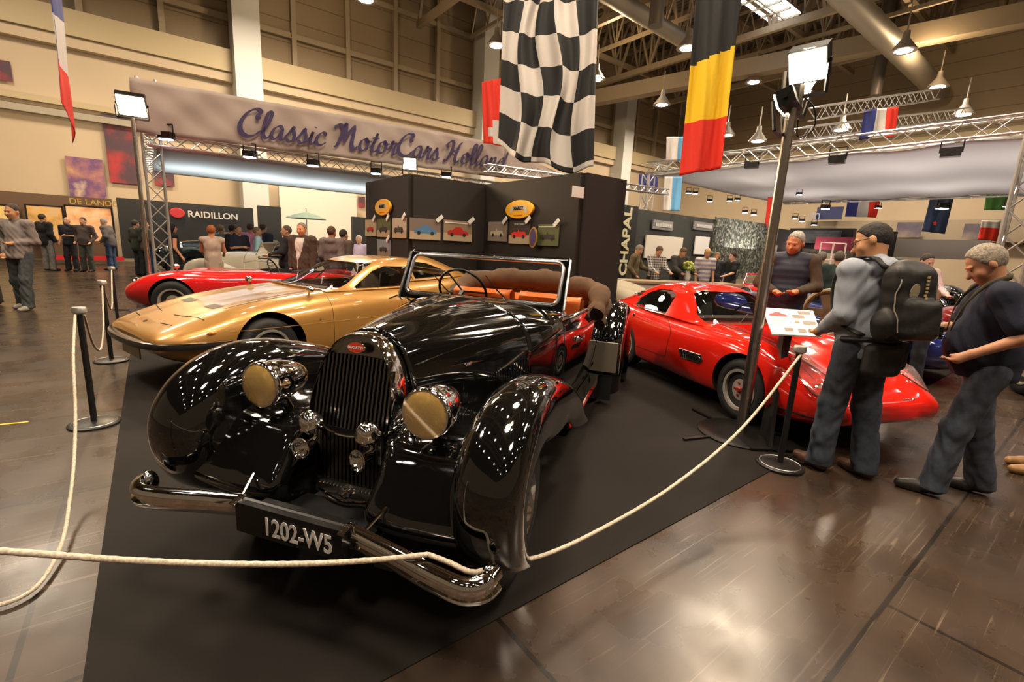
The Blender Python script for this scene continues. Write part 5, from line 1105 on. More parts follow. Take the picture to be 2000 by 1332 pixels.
    wr_=lambda p,a,fq=1.: a*wrinkle*(np.sin(p[:,2]*31*fq+np.sin(p[:,0]*23+p[:,2]*9)*2.6+p[:,1]*24)*np.sin(p[:,0]*31+p[:,1]*23+p[:,2]*11)+.35*np.sin(p[:,2]*57+p[:,0]*71+np.sin(p[:,1]*40)*2))
    loose=.018 if topk!='jacket' else .032
    hemz={'shirt':.86,'jacket':.80,'tee':.88,'coat':.55,'vest':.84}.get(topk,.86)
    def f_top(p):
        l=loose; d=sd_ell(p,up((0,.01,1.30)),(.158*W+l,.112+l,.175)); d=smin(d,sd_ell(p,up((0,-.01-belly*.55,1.08)),(.145*W+l,.10+belly+l*.6,.20)),.08); d=smin(d,sd_cone(p,hip+[0,.0,.12],hip+[0,0,-.02 if hemz>.6 else -.35],.135+l+belly*.3,.15+l),.06)
        for s,(sh,el,wr,fd) in((1,aL),(-1,aR)):
            d=smin(d,sd_cone(p,up((.07*s,.015,1.455)),sh,.055+l*.4,.058+l),.06)
            if sleeve=='long': d=smin(d,sd_cone(p,sh,el,.056+l,.046+l),.04); d=smin(d,sd_cone(p,el,wr-fd*.01,.046+l,.034+l*.6),.03)
            elif sleeve=='short': d=smin(d,sd_cone(p,sh,sh+(el-sh)*.72,.058+l,.060+l*.9),.04)
            elif sleeve=='rolled': d=smin(d,sd_cone(p,sh,el,.056+l,.046+l),.04); d=smin(d,sd_cone(p,el,el+fd*.06,.046+l,.042+l),.03)
        if topk in('shirt','jacket','vest','coat'): c_=nb+RL@np.array([0,0,.012]); d=smin(d,sd_cone(p,c_-[0,0,.03],c_+RL@np.array([0,-.01,.025]),.066,.062),.012)
        if hood: d=smin(d,sd_ell(p,up((0,.09,1.46)),(.12,.075,.065)),.04)
        d=d+wr_(p,.0045)
        d=np.maximum(d,hemz-p[:,2]-.0*p[:,0])
        return d
    def f_legs(p):
        d=sd_ell(p,hip+[0,.012,-.01],(.160+.02*(W-1),.125,.13))
        for (hp,kv,an,fy) in legsP:
            d=smin(d,sd_cone(p,hp,kv,.098,.080),.05); d=smin(d,sd_cone(p,kv,an-[0,0,.035],.080,.082),.04)
        if skirt: d=smin(d,sd_cone(p,hip,(0,0,.5),.15,.19),.05); d=np.maximum(d,.5-p[:,2])
        d=d+wr_(p,.006,.6)*np.clip(1.4-p[:,2],.3,1)
        return np.maximum(np.maximum(d,p[:,2]-1.0),.045-p[:,2])
    rt=thing('person',label,'person',loc,R(face)); rt.scale=(k,k,k)
    if tilt: rt.rotation_euler=(0,R(tilt),R(face))
    mm={}
    def mat(n,c,**kw): return M('p%d_%s'%(NP,n),c,**kw)
    sk=M('skin_%d'%int(skin[0]*100),skin,.5,noise=.06,nscale=25,sss=0.)
    lo=np.array((-.62,-.75,-.02));hi=np.array((.62,.62,1.86)); pts=[lo,hi]
    P_=np.array([aL[2]+aL[3]*.2,aR[2]+aR[3]*.2,aL[1],aR[1],hc,*[l[2] for l in legsP],hip]); lo=np.minimum(P_.min(0)-.32,[-.32,-.32,0]);hi=np.maximum(P_.max(0)+.32,[.32,.32,0]); lo[2]=-.02;hi[2]=hc[2]+.2
    def mesh(n,f,m_,r_=res,l=lo,h_=hi):
        V,F=nets(f,l,h_,r_); 
        if len(F)==0: return None
        return mkobj(n,V,F,m_,rt)
    body=mesh('body',f_body,sk,res if res>=.016 else res*.85)
    tm=mat('top',top,rough=.85,bump=.2,nscale=300)
    if stripes: tm=stripes
    t=mesh({'shirt':'shirt','tee':'t_shirt','jacket':'jacket','coat':'coat','vest':'vest'}[topk],f_top,tm)
    mesh('trousers' if not skirt else 'skirt',f_legs,legmat or mat('legs',legs,rough=.85,noise=.25,nscale=14),res)
    if vest:
        sl=sleeve; 
        def f_v(p):
            d=sd_ell(p,up((0,.01,1.30)),(.158*W+l2,.112+l2,.178)); d=smin(d,sd_ell(p,up((0,-.01-belly*.55,1.08)),(.145*W+l2,.10+belly+l2*.6,.20)),.08); d=smin(d,sd_cone(p,hip+[0,.0,.12],hip+[0,0,-.02],.135+l2+belly*.3,.15+l2),.06)
            for s in(1,-1): d=smin(d,sd_cone(p,up((.07*s,.015,1.455)),up((.15*s,.01,1.44)),.055+l2*.5,.058+l2*.6),.06)
            c_=nb+RL@np.array([0,0,.02]); d=smin(d,sd_cone(p,c_-[0,0,.03],c_+RL@np.array([0,-.01,.03]),.072,.07),.012)
            d=d+.004*np.abs(np.sin(p[:,2]*45)); return np.maximum(d,.86-p[:,2])
        l2=.045; mesh('vest',f_v,mat('vest',vest,rough=.6))
    if inner:
        mesh('shirt_front',lambda p: np.maximum(np.maximum(f_top(p)-.004,np.abs(p[:,0])-(.012+.26*np.clip(p[:,2]-1.02,0,.3))),np.maximum(p[:,1],p[:,2]-1.47)),mat('inner',inner,rough=.8))
    sm=mat('shoes',shoes,rough=.45)
    for s,(hp,kv,an,fy) in zip((1,-1),legsP):
        def f_sh(p,an=an,s=s):
            o=np.array([.02*s,-1,0]); d=sd_cone(p,an+[0,.03,-.035],an+o*.09+[0,0,-.045],.042,.040); d=smin(d,sd_cone(p,an+o*.09+[0,0,-.047],an+o*.175+[0,0,-.052],.045,.036),.03); d=smin(d,sd_cone(p,an+[0,.01,-.02],an+[0,.0,.01],.045,.043),.02); return np.maximum(d,.002-p[:,2])
        mesh('shoe',f_sh,sm,min(res,.014),an+[-.12,-.28,-.1],an+[.12,.14,.12])
    # hair
    if hairk!='bald':
        def f_hair(p):
            q=(p-hc.astype(nf))@Rh.astype(nf); r_={'short':(.0845,.1045,.1045),'full':(.088,.109,.107),'long':(.096,.113,.112),'balding':(.083,.104,.103)}[hairk]
            d=sd_ell(q,(0,.016,.028),r_)
            if hairk=='long':
                d=smin(d,sd_cone(q,(0,.05,-.02),(0,.075,-.26),.095,.07),.05)
            lowt={'short':[.094,.084,.040,-.005,-.045,-.072,-.078],'full':[.102,.092,.030,-.02,-.06,-.088,-.092],'balding':[.13,.12,.09,.03,-.01,-.04,-.05],'long':[.07,.045,-.02,-.12,-.3,-.32,-.32]}[hairk]
            d=np.maximum(d,np.interp(q[:,1],[-.10,-.06,-.035,.0,.03,.05,.12],lowt)+.003*np.sin(q[:,0]*170+q[:,1]*90)-q[:,2])
            return d+.0025*np.sin(q[:,0]*190+q[:,1]*60)*np.sin(q[:,2]*90)
        mesh('hair',f_hair,mat('hair',hair,rough=.75,noise=.45,nscale=90,bump=.6),min(res,.012),hc-.42,hc+.2)
    if res<.016:
        m=MB()
        for s in(1,-1): m.ell(H((.032*s,-.0835,.004)),(.0095,.009,.008),10,rot=Matrix(Rh.tolist()))
        m.build('eyes',M('eye_dark',(.05,.03,.02),.1),rt)
        m=MB(); m.ell(H((0,-.094,-.0665)),(.022,.006,.003),10,rot=Matrix(Rh.tolist())); m.build('mouth_line',M('lip',(.30,.10,.07),.5),rt)
    if glasses:
        m=MB(); 
        for s in(1,-1): m.tube([H((.034*s+.022*math.cos(t),-.108,.002+.016*math.sin(t))) for t in np.linspace(0,2*math.pi,16,endpoint=False)],.0022,6,closed=True); m.tube([H((.056*s,-.106,.006)),H((.084*s,-.05,.006)),H((.086*s,.015,.0))],.0022,6)
        m.tube([H((-.012,-.109,.004)),H((.012,-.109,.004))],.002,6); m.build('glasses',darkmetal,rt)
    if belly or topk in('shirt','tee'):
        pass
    return rt,dict(hc=hc,H=H,up=up,aL=aL,aR=aR,k=k,nb=nb)
def stripemat(name,cols,scale,ax='Z',plaid=False):
    def fn(nt,b,N,L):
        tc=N.new('ShaderNodeTexCoord'); sp=N.new('ShaderNodeSeparateXYZ'); L.new(tc.outputs['Object'],sp.inputs[0])
        def st(a,s,c0,c1):
            mu=N.new('ShaderNodeMath'); mu.operation='MULTIPLY'; mu.inputs[1].default_value=s; L.new(sp.outputs[a],mu.inputs[0]); fr_=N.new('ShaderNodeMath'); fr_.operation='FRACT'; L.new(mu.outputs[0],fr_.inputs[0]); r=N.new('ShaderNodeValToRGB'); r.color_ramp.interpolation='CONSTANT'; e=r.color_ramp.elements; e[0].color=(*c0,1); e[1].position=.5; e[1].color=(*c1,1); L.new(fr_.outputs[0],r.inputs[0]); return r.outputs[0]
        o=st(ax,scale,cols[0],cols[1])
        if plaid: o2=st('X',scale*1.2,cols[0],cols[1]); mx=N.new('ShaderNodeMix'); mx.data_type='RGBA'; mx.inputs[0].default_value=.5; L.new(o,mx.inputs[6]); L.new(o2,mx.inputs[7]); o=mx.outputs[2]
        L.new(o,b.inputs['Base Color']); b.inputs['Roughness'].default_value=.85
    return texmat(name,fn)
def hipbent(x,y): return atz(x,y,0)
def far(label,x,ytop,depth,face,h=1.75,**kw):
    "stand someone so that the head top is seen at pixel (x,ytop) at the given distance"
    p=atY(x,ytop,depth); return person(label,(p.x,p.y,0),face,h=h,**kw)
down=((.10,.0,-1),(.0,-.25,-1)); pock=((.22,.25,-1),(-.2,-.7,-.75)); fold=((.15,-.1,-1),(-.7,-.8,.1)); reach=((.15,-.5,-1),(-.1,-1,-.35))
denim=M('denim_blue_grey',(.05,.06,.08),.85,noise=.3,nscale=22); denimb=M('denim_blue',(.03,.06,.13),.85,noise=.3,nscale=22); dgrey=M('denim_grey',(.045,.05,.05),.85,noise=.3,nscale=22)
# ---- near right
def atfeet(x,y): return atz(x,y,0)
p1=atfeet(1652,925)
bp,bi=person('man with glasses in a pale grey hooded top and backpack at the info stand',p1+Vector((-.05,.03,0)),-166,h=1.84,res=.0095,lean=4,head=(20,36),L=((.14,.12,-1),(-.35,-.85,-.55)),Ra=((.16,.22,-1),(-.3,-1,-.42)),feet=((.11,-.06),(-.12,.10)),top=(.33,.36,.42),legmat=denim,shoes=(.09,.04,.02),hair=(.018,.012,.01),hood=True,glasses=True,skin=(.55,.27,.13))
p2=atfeet(1862,962)
om,oi=person('grey-haired man in a navy short-sleeved shirt bending his head, hand in jeans pocket',p2,-122,h=1.73,res=.0095,lean=7,head=(30,4),L=((.35,.45,-1),(-.10,-.75,-.50)),Ra=((.2,-.3,-1),(-.4,-.9,-.1)),feet=((.14,-.15),(-.12,.16)),top=(.012,.014,.03),sleeve='short',legmat=denim,shoes=(.02,.014,.01),hair=(.30,.25,.19),hairk='full',belly=.07,build=1.12,skin=(.58,.27,.15))
p3_=atfeet(2022,922)
person('person cut off by the right edge, in jeans and tan shoes',p3_,-110,h=1.72,res=.014,top=(.03,.03,.035),legmat=denim,shoes=(.36,.19,.07),L=down,Ra=down,feet=((.1,-.02),(-.1,.06)))
q=atY(1556,448,5.9)
person('white-haired man in a navy quilted vest over brown sleeves, leaning on the blue car',(q.x,q.y,0),-25,h=1.90,res=.0125,lean=6,head=(14,-25),L=((.25,-.15,-1),(-.8,-.7,-.25)),Ra=((.3,-.05,-1),(-.6,-.8,-.3)),top=(.075,.05,.03),vest=(.022,.022,.04),hair=(.42,.38,.32),hairk='short',skin=(.62,.26,.13),topk='shirt',legs=(.05,.045,.04),build=1.12,belly=.03)
vm=bpy.data.objects[ [o.name for o in bpy.data.objects if o.name.startswith('person')][-1] ] if False else None
# ---- far right, at the stands
far('grey-haired man in an olive pullover looking down at the counter',1243,457,12.2,60,top=(.10,.075,.035),hair=(.2,.17,.13),lean=6,head=(30,0),L=reach,Ra=pock,legs=(.07,.06,.05))
far('man in a black and white checked shirt at the counter',1284,468,12.2,15,stripes=stripemat('check_cloth',[(.02,.02,.02),(.5,.46,.42)],16,plaid=True),lean=8,head=(32,0),L=reach,Ra=reach,hair=(.08,.05,.03),legs=(.01,.01,.01))
far('man in a dark grey jacket with his head bowed over the counter',1330,466,12.4,20,top=(.03,.028,.025),topk='jacket',lean=8,head=(34,0),L=reach,Ra=reach,hair=(.1,.06,.03))
far('fair-haired man in a cream and blue striped shirt',1382,474,12.8,0,stripes=stripemat('stripe_cloth',[(.55,.48,.38),(.22,.22,.36)],9),lean=5,head=(26,0),L=down,Ra=down,hair=(.45,.30,.12),build=1.1,sleeve='short')
far('slim boy in a dark top behind the striped shirt',1402,487,13.4,-10,h=1.66,top=(.015,.015,.02),head=(20,0),hair=(.2,.12,.05))
far('dark-haired person in a black tee turned to the right',1434,486,12.8,-75,h=1.68,top=(.006,.006,.006),topk='tee',sleeve='short',head=(14,0),L=reach,Ra=down,hair=(.02,.012,.008),hairk='full',skin=(.6,.36,.26))
far('man in a light blue shirt with a black rucksack strap behind the vest wearer',1588,486,9.0,160,top=(.35,.4,.55),hair=(.02,.015,.01))
far('man in a cream shirt behind the light blue one',1606,492,9.9,170,top=(.55,.50,.36),hair=(.15,.12,.1))
far('person in a dark green jacket by the red vintage car',1640,497,8.7,150,top=(.02,.035,.03),topk='jacket',hair=(.1,.08,.06))
far('dark-haired man in a pink shirt with a black shoulder strap',1808,492,8.2,-10,h=1.78,res=.0125,top=(.58,.42,.42),head=(20,12),hair=(.05,.035,.025),lean=5,skin=(.6,.28,.16),L=reach,Ra=reach)
q=atY(1842,560,5.6); person('person in a rust brown jacket stooping behind the navy shirt',(q.x,q.y+.25,0),-60,h=1.62,res=.016,lean=38,head=(25,0),top=(.22,.10,.045),topk='jacket',L=reach,Ra=reach,hair=(.2,.16,.12))
# ---- left
p=atfeet(55,603); person('young man in a grey hooded sweatshirt walking with a hand at his waist',p,8,h=1.83,res=.0115,head=(8,-8),L=((.22,.1,-1),(-.85,-.75,-.15)),Ra=((.2,.25,-1),(-.3,-.6,-.9)),feet=((.16,-.18),(-.13,.10)),kn=.02,top=(.23,.19,.17),legmat=dgrey,shoes=(.25,.22,.18),hair=(.06,.04,.03),hood=True,wrinkle=1.4,skin=(.55,.28,.17))
p=atfeet(-6,600); person('person in a dark coat at the very left edge of the frame',p+Vector((-.35,.2,0)),20,h=1.74,res=.02,top=(.04,.035,.03),topk='jacket',legs=(.05,.04,.035))
far('person in a black jacket seen from behind, at the picture panels',82,415,15.2,175,top=(.008,.008,.008),topk='jacket',legs=(.2,.19,.17),hair=(.02,.015,.01),h=1.8)
far('bald man in a navy polo shirt standing by the left panels',130,430,15.5,15,top=(.012,.013,.022),sleeve='short',legs=(.015,.015,.018),hair=(.3,.25,.2),hairk='bald',L=fold,h=1.74)
far('man in a grey-brown sweater with hands in pockets',160,424,15.5,10,top=(.07,.05,.045),legs=(.05,.055,.045),hair=(.05,.035,.025),L=pock,Ra=pock,build=1.12,belly=.03,h=1.76)
far('man in a flat grey cap and grey jacket reading the panels',208,417,16.5,-75,top=(.10,.085,.085),topk='jacket',legmat=denimb,hair=(.25,.22,.2),lean=8,head=(14,0),L=pock,Ra=pock,h=1.78)
far('man in a dark green body warmer left of the chromed pole',263,418,15.,165,top=(.03,.035,.02),topk='jacket',legs=(.02,.02,.02),hair=(.03,.02,.015))
far('man in a brown-grey fleece partly behind the chromed pole',282,425,15.,150,top=(.10,.075,.055),topk='jacket',legmat=denimb,hair=(.06,.04,.03))
far('woman with long black hair and bare arms in a black dress',335,430,11.6,140,h=1.68,top=(.008,.007,.007),topk='coat',sleeve='none',hair=(.012,.007,.006),hairk='long',skin=(.62,.40,.32),skirt=True,legs=(.008,.007,.007))
far('woman with copper red hair in a sleeveless beige dress',412,444,10.2,-150,h=1.66,top=(.42,.32,.24),topk='coat',sleeve='none',hair=(.30,.09,.02),hairk='full',L=reach,Ra=reach,skin=(.62,.36,.26),legs=(.4,.3,.22))
far('fair-haired visitor in a teal top near the cream car',432,440,13.5,170,h=1.72,top=(.12,.2,.2),hair=(.25,.17,.08))
far('dark-haired visitor in a black shirt in the middle of the crowd',455,446,13.2,160,h=1.74,top=(.01,.01,.012),hair=(.02,.015,.01))
far('man with folded arms in a navy tee',466,452,12.8,60,h=1.72,top=(.02,.02,.035),sleeve='short',topk='tee',L=fold,Ra=fold,hair=(.1,.07,.05))
far('man in a bright pink shirt',488,430,13.2,-160,h=1.80,top=(.62,.26,.42),hair=(.06,.04,.03),legs=(.02,.02,.03))
far('man in a light cyan shirt beside the pink one',503,447,12.8,120,h=1.70,top=(.35,.55,.62),hair=(.2,.15,.1),legmat=denimb)
far('tall visitor in a dark blue jacket right of the light cyan shirt',514,434,14.,170,h=1.82,top=(.02,.025,.04),topk='jacket',hair=(.05,.03,.02))
far('visitor in a black leather jacket left of the brown blazer',558,444,10.6,-60,h=1.74,top=(.015,.012,.015),topk='jacket',hair=(.07,.05,.04),L=reach)
q=atY(589,442,9.5); person('grey-haired man in a brown blazer over a pale open shirt behind the gold car',(q.x,q.y,0),-8,h=1.79,res=.0115,head=(6,0),top=(.065,.04,.025),topk='jacket',hair=(.20,.16,.12),skin=(.62,.27,.13),L=down,Ra=down,build=1.05,inner=(.6,.5,.45))
far('man with short brown hair in a white and grey hooded jacket seen from behind',648,440,10.0,172,h=1.76,res=.016,top=(.16,.12,.11),topk='jacket',hair=(.10,.05,.025),hood=True)
far('dark-haired person close behind the hooded jacket',672,452,10.8,150,h=1.72,top=(.1,.07,.05),topk='jacket',hair=(.03,.02,.015))
far('white-haired person in a lilac top next to the partition edge',701,472,12.6,10,h=1.62,top=(.5,.42,.55),hair=(.6,.58,.55),hairk='full')
# ---- things people carry
def bag(name,label,parent_rt,f,lo,hi,res,mat,cat='backpack'):
    V,F=nets(f,lo,hi,res); o=mkobj(name,V,F,mat); o.matrix_world=parent_rt.matrix_basis; return tag(o,label,cat)
bpy.context.view_layer.update()
blk=M('black_nylon',(.014,.012,.011),.6,noise=.2,nscale=30,bump=.2)
RLb=rotx(4); U=bi['up']
def rbox(p,c,hs,r,Rm):
    q=np.abs((p-np.array(c,np.float32))@Rm.astype(np.float32))-(np.array(hs,np.float32)-r); return np.linalg.norm(np.maximum(q,0),axis=1)+np.minimum(q.max(1),0)-r
bo=thing('backpack','big black backpack with pale piping on the back of the man in grey','backpack',bp.location,bp.rotation_euler[2]); bo.scale=bp.scale
def fb(p):
    d=rbox(p,U((0,.245,1.24)),(.155,.085,.23),.07,RLb); d=smin(d,rbox(p,U((0,.335,1.14)),(.125,.06,.125),.055,RLb),.02); d=smin(d,sd_ell(p,U((0,.23,1.47)),(.10,.05,.035)),.04)
    for s in(1,-1): d=smin(d,sd_ell(p,U((.165*s,.24,1.10)),(.04,.07,.10)),.02)
    return d+.002*np.sin(p[:,2]*60+p[:,0]*30)
V,F=nets(fb,(-.35,.05,.85),(.35,.55,1.6),.009); mkobj('pack_body',V,F,blk,bo)
pip=M('pale_piping',(.35,.32,.27),.5)
bbv=BVHTree.FromPolygons([Vector(v) for v in V],[tuple(map(int,f)) for f in F])
def onb(x,z,l=.004):
    h=bbv.ray_cast(Vector((x,1.,z)),Vector((0,-1,0))); return h[0]+h[1]*l*(1 if h[1].y>0 else -1) if h[0] else None
line(bo,'piping',[onb(x,z) for x,z in cr([(-.12,1.38,0),(-.135,1.22,0),(-.13,1.10,0),(-.07,1.04,0),(.05,1.03,0)],20)[:,:2]],.004,pip)
line(bo,'piping',[onb(x,z) for x,z in cr([(.14,1.40,0),(.15,1.25,0),(.13,1.08,0)],14)[:,:2]],.004,pip)
m=MB(); c=onb(.07,1.33,.004); m.lathe([(.035,0),(.035,.004),(0,.004)],c,(0,1,-.1),20,sy=1.4); m.build('oval_patch',M('patch_tan',(.4,.34,.22),.6),bo)
m=MB(); 
for i in range(7): 
    c=onb(-.03+.002*i,1.42-.022*i,.004)
    if c: m.box(c,(.022,.004,.015))
m.build('printed_letters',M('letter_tan',(.55,.42,.22),.6),bo,smooth=False)
for s in(1,-1):
    m=MB(); pts=[U((.085*s,.16,1.45)),U((.10*s,.10,1.512)),U((.115*s,.02,1.525)),U((.13*s,-.07,1.49)),U((.14*s,-.125,1.40)),U((.15*s,-.12,1.25)),U((.17*s,-.05,1.10)),U((.165*s,.12,1.02))]; q=cr(pts,22); G=[]
    for i,p in enumerate(q): G.append([p+np.array((dx,0,0))+ (np.array((0,0,0))) for dx in(-.03,-.015,.015,.03)])
    vs,fs=shell(np.array(G),-.006,.006); mkobj('strap',vs,fs,blk,bo)
bo.matrix_basis=bp.matrix_basis
# belt bag
hb=thing('hip_bag','black hip bag hanging under the backpack of the man in grey','bag',bp.location,bp.rotation_euler[2]); hb.scale=bp.scale
V,F=nets(lambda p: smin(rbox(p,(.02,.165,.87),(.13,.055,.11),.045,np.eye(3)),rbox(p,(-.10,.10,.90),(.08,.09,.10),.03,np.eye(3)),.03),(-.35,-.05,.6),(.35,.35,1.1),.011); mkobj('pouch',V,F,blk,hb)
m=MB(); m.tube(cr([(-.19,0,.98),(-.14,.13,1.0),(0,.17,1.0),(.14,.13,1.0),(.19,0,.98)],16),.018,8,flat=1); m.build('belt',blk,hb)
cs=thing('camera_bag','black camera bag hanging at the far side of the man in the navy shirt','bag',om.location+Vector((.42,.30,0)),.6)
m=MB(); V,F=nets(lambda p: rbox(p,(0,0,.86),(.13,.09,.11),.035,np.eye(3)),(-.25,-.2,.65),(.25,.2,1.05),.012); mkobj('bag_body',V,F,blk,cs); m=MB(); m.tube(cr([(-.10,0,.95),(-.22,-.15,1.2),(-.35,-.22,1.45)],12),.014,6); m.tube([(-.09,-.09,.93),(.09,-.09,.93)],.006,6); m.build('strap',blk,cs)
sc=thing('camera_strap','dark camera strap around the neck of the man in the navy shirt','strap',om.location); U2=oi['up']
m=MB(); pts=[U2((.05,-.20,1.20)),U2((.10,-.15,1.36)),U2((.095,-.05,1.49)),U2((.05,.07,1.535)),U2((-.05,.07,1.535)),U2((-.095,-.05,1.49)),U2((-.10,-.15,1.36)),U2((-.05,-.20,1.20))]; q=cr(pts,40); G=[[p+np.array((0,0,dz)) for dz in(-.018,0,.018)] for p in q]; vs,fs=shell(np.array(G),-.003,.003); mkobj('webbing',vs,fs,M('olive_webbing',(.07,.06,.03),.8),sc)
m=MB(); c=U2((0,-.27,1.17)); m.box(c,(.13,.06,.09)); m.lathe([(.035,0),(.038,.09),(.03,.095),(0,.09)],c+np.array((0,-.03,0)),(0,-1,-.5),18); m.build('camera_body',darkmetal,sc); sc.matrix_basis=om.matrix_basis
# ================================================================ background cars
def roadster(o,paint,trimc=M('black_vinyl',(.02,.02,.02),.5),mouth=True,rim=None,spoke=False,scr=True):
    tab=[(-.86,[(0,.50),(.14,.50),(.26,.48),(.30,.43),(.28,.38),(.2,.34),(0,.34)]),(-.80,[(0,.57),(.22,.57),(.42,.55),(.52,.47),(.50,.36),(.38,.29),(0,.28)]),
     (-.55,[(0,.66),(.22,.665),(.48,.69),(.66,.58),(.68,.42),(.55,.24),(0,.22)]),(-.2,[(0,.74),(.22,.74),(.48,.79),(.70,.68),(.74,.48),(.62,.22),(0,.18)]),
     (.1,[(0,.79),(.22,.79),(.48,.815),(.72,.70),(.77,.5),(.68,.2),(0,.17)]),(.6,[(0,.83),(.25,.83),(.50,.80),(.68,.69),(.72,.5),(.68,.18),(0,.17)]),
     (1.2,[(0,.86),(.3,.855),(.55,.81),(.68,.70),(.71,.5),(.68,.18),(0,.17)]),(1.8,[(0,.84),(.3,.84),(.56,.83),(.72,.73),(.76,.52),(.70,.2),(0,.18)]),
     (2.3,[(0,.84),(.28,.85),(.56,.87),(.74,.76),(.78,.54),(.70,.24),(0,.22)]),(2.8,[(0,.76),(.25,.77),(.48,.76),(.64,.68),(.68,.54),(.6,.34),(0,.32)]),(3.1,[(0,.6),(.15,.6),(.28,.59),(.36,.56),(.38,.52),(.3,.46),(0,.45)])]
    P=surf(rowsY(tab),60,36); F=mirrorgrid(P); n0=F.shape[1]; vs=F.reshape(-1,3).tolist(); fs=[]; I=lambda i,j:i*n0+j
    for i in range(59):
        for j in range(n0-1): fs.append((I(i,j),I(i,j+1),I(i+1,j+1),I(i+1,j)))
        fs.append((I(i,n0-1),I(i,0),I(i+1,0),I(i+1,n0-1)))
    fs+= [tuple(range(n0)),tuple(I(59,j) for j in range(n0))]; body=solid(vs,fs,paint,'body'); cuts=[]
    for y in(0,2.3):
        for s in(1,-1): m=MB(); m.lathe([(.37,.38),(.37,1.2)],(0,y,.34),(s,0,0),32); cuts.append(m.build('cut',dark,smooth=False))
    m=MB(); m.lathe([(.5,.42),(.5,1.4)],(0,1.55,0),(0,0,1),28,sx=1.,sy=.95); cuts.append(m.build('cut',trimc,smooth=False))
    if mouth: m=MB(); m.lathe([(.2,-.6),(.2,.25)],(0,-.8,.45),(0,-1,0),24,sx=1,sy=.5); cuts.append(m.build('cut',dark,smooth=False))
    boolean(body,cuts); body.parent=o; body.name='body'; smoothsharp(body,28)
    for y in(0,2.3):
        for s in(1,-1): wheel(o,.66*s,y,.33,.18,s,rim or silver)
    m=MB()
    for s in(1,-1): m.lathe([(.075,-.03),(.085,.0),(.07,.02),(0,.035)],(s*.47,-.66,.60),(s*.1,-1,.3),20)
    m.build('headlamps',chrome,o)
    if scr:
        m=MB(); q=[(math.sin(t)*.56,1.28-math.cos(t)*.16,z) for z in(.84,1.08) for t in np.linspace(-1.2,1.2,12)]; m.add(q,[(i,i+1,13+i,12+i) for i in range(11)]); m.build('screen_pane',wglass,o); m=MB(); m.tube([q[i] for i in range(12,24)],.009,6); m.build('screen_frame',chrome,o)
    m=MB()
    for s in(1,-1): m.box((s*.25,1.75,.62),(.4,.14,.5)); 
    m.build('seat',trimc,o); m=MB(); c=Vector((.25,1.35,.88)); q=Matrix.Rotation(R(-65),3,'X'); m.tube([c+q@Vector((math.cos(t)*.17,math.sin(t)*.17,0)) for t in np.linspace(0,2*math.pi,24,endpoint=False)],.012,8,closed=True); m.cyl(c,c+Vector((0,-.25,-.15)),.015); m.build('steering_wheel',darkmetal,o)
def placed(label,nm,cat,p,th,sc=1.): return thing(nm,label,cat,(p[0],p[1],.0),R(th),scale=sc)
redb=M('deep_red_paint',(.62,.012,.012),.12,coat=1.)
o=placed('low bright red open sports car behind the gold coupe, nose to the left','red_roadster','car',(-5.75,8.4),-82,1.06); roadster(o,redb,rim=silver); m=MB(); m.cyl((.45,-.05,.80),(.45,-.05,.84),.01); m.ell((.45,-.05,.875),(.06,.04,.04),14); m.build('wing_mirror',chrome,o)
creamp=M('cream_paint',(.72,.66,.50),.2,coat=.6); tand=M('dark_green_paint',(.012,.02,.016),.12,coat=1.); beigep=M('beige_primer',(.36,.30,.20),.6); bluep=M('racing_blue_paint',(.012,.02,.16),.12,coat=1.); maroon=M('maroon_paint',(.32,.015,.02),.12,coat=1.)
def q_(x,y,Y): p=atY(x,y,Y); return (p.x,p.y)
o=placed('cream vintage open car with sweeping wings among the crowd at left','cream_vintage_car','car',q_(430,520,11.7),-80,.9); vintage(o,creamp,False,seat=M('black_vinyl'),hood=M('black_vinyl'),lens=M('clear_lens',(.75,.72,.65),.08,alpha=.5,coat=1.))
o=placed('dark vintage car with a big round headlamp behind the dark-haired woman','dark_vintage_car','car',q_(362,520,15.2),-35,1.02); vintage(o,tand,False,seat=M('black_vinyl'),hood=M('black_vinyl'),lens=M('clear_lens'))
o=placed('dark green car between visitors left of the charcoal partition','green_car','car',q_(665,520,19.8),-60,1.); roadster(o,tand)
o=placed('pale beige bare-metal race car behind the red coupe at the stand counter','beige_race_car','car',(2.0,10.0),62,1.15); roadster(o,beigep,rim=silver,scr=False)
o=placed('red vintage race car with round lamps in front of the textile wall','red_vintage_car','car',q_(1462,560,10.6),-48,.8); vintage(o,redb,False,seat=M('black_vinyl'),hood=M('black_vinyl'),lens=M('clear_lens'))
o=placed('blue race car under the hands of the man in the vest','blue_race_car','car',(5.6,6.75),35,1.05); roadster(o,bluep,scr=False)
m=MB(); c=Vector((-.62,.55,.76)); 
for i in range(5):
    t=2*math.pi*i/5; m.beam(c,c+Vector((0,math.cos(t)*.27,math.sin(t)*.27)),.10,.03,up=(1,0,0))
m.tube([c+Vector((0,math.cos(t)*.28,math.sin(t)*.28)) for t in np.linspace(0,2*math.pi,30,endpoint=False)],.035,8,closed=True); tag(m.build('spoked_wheel',M('bare_alloy',(.35,.27,.16),.4,.6)),'five-spoke bare alloy wheel standing on edge by the backpack man','wheel').matrix_world=Matrix.Translation(atY(1618,612,5.9)-Vector((-.0,.0,.0)))@Matrix.Rotation(R(40),4,'Z')@Matrix.Translation(-c)  # spoked spare wheel of the blue car, built as a loose object
o=placed('maroon car between the man in grey and the navy shirt','maroon_car','car',(7.3,5.6),-20,1.05); roadster(o,maroon)
o=placed('second bright red open car farther back beside the green jacket','red_open_car','car',q_(1745,590,10.4),-30,.95); roadster(o,redb)
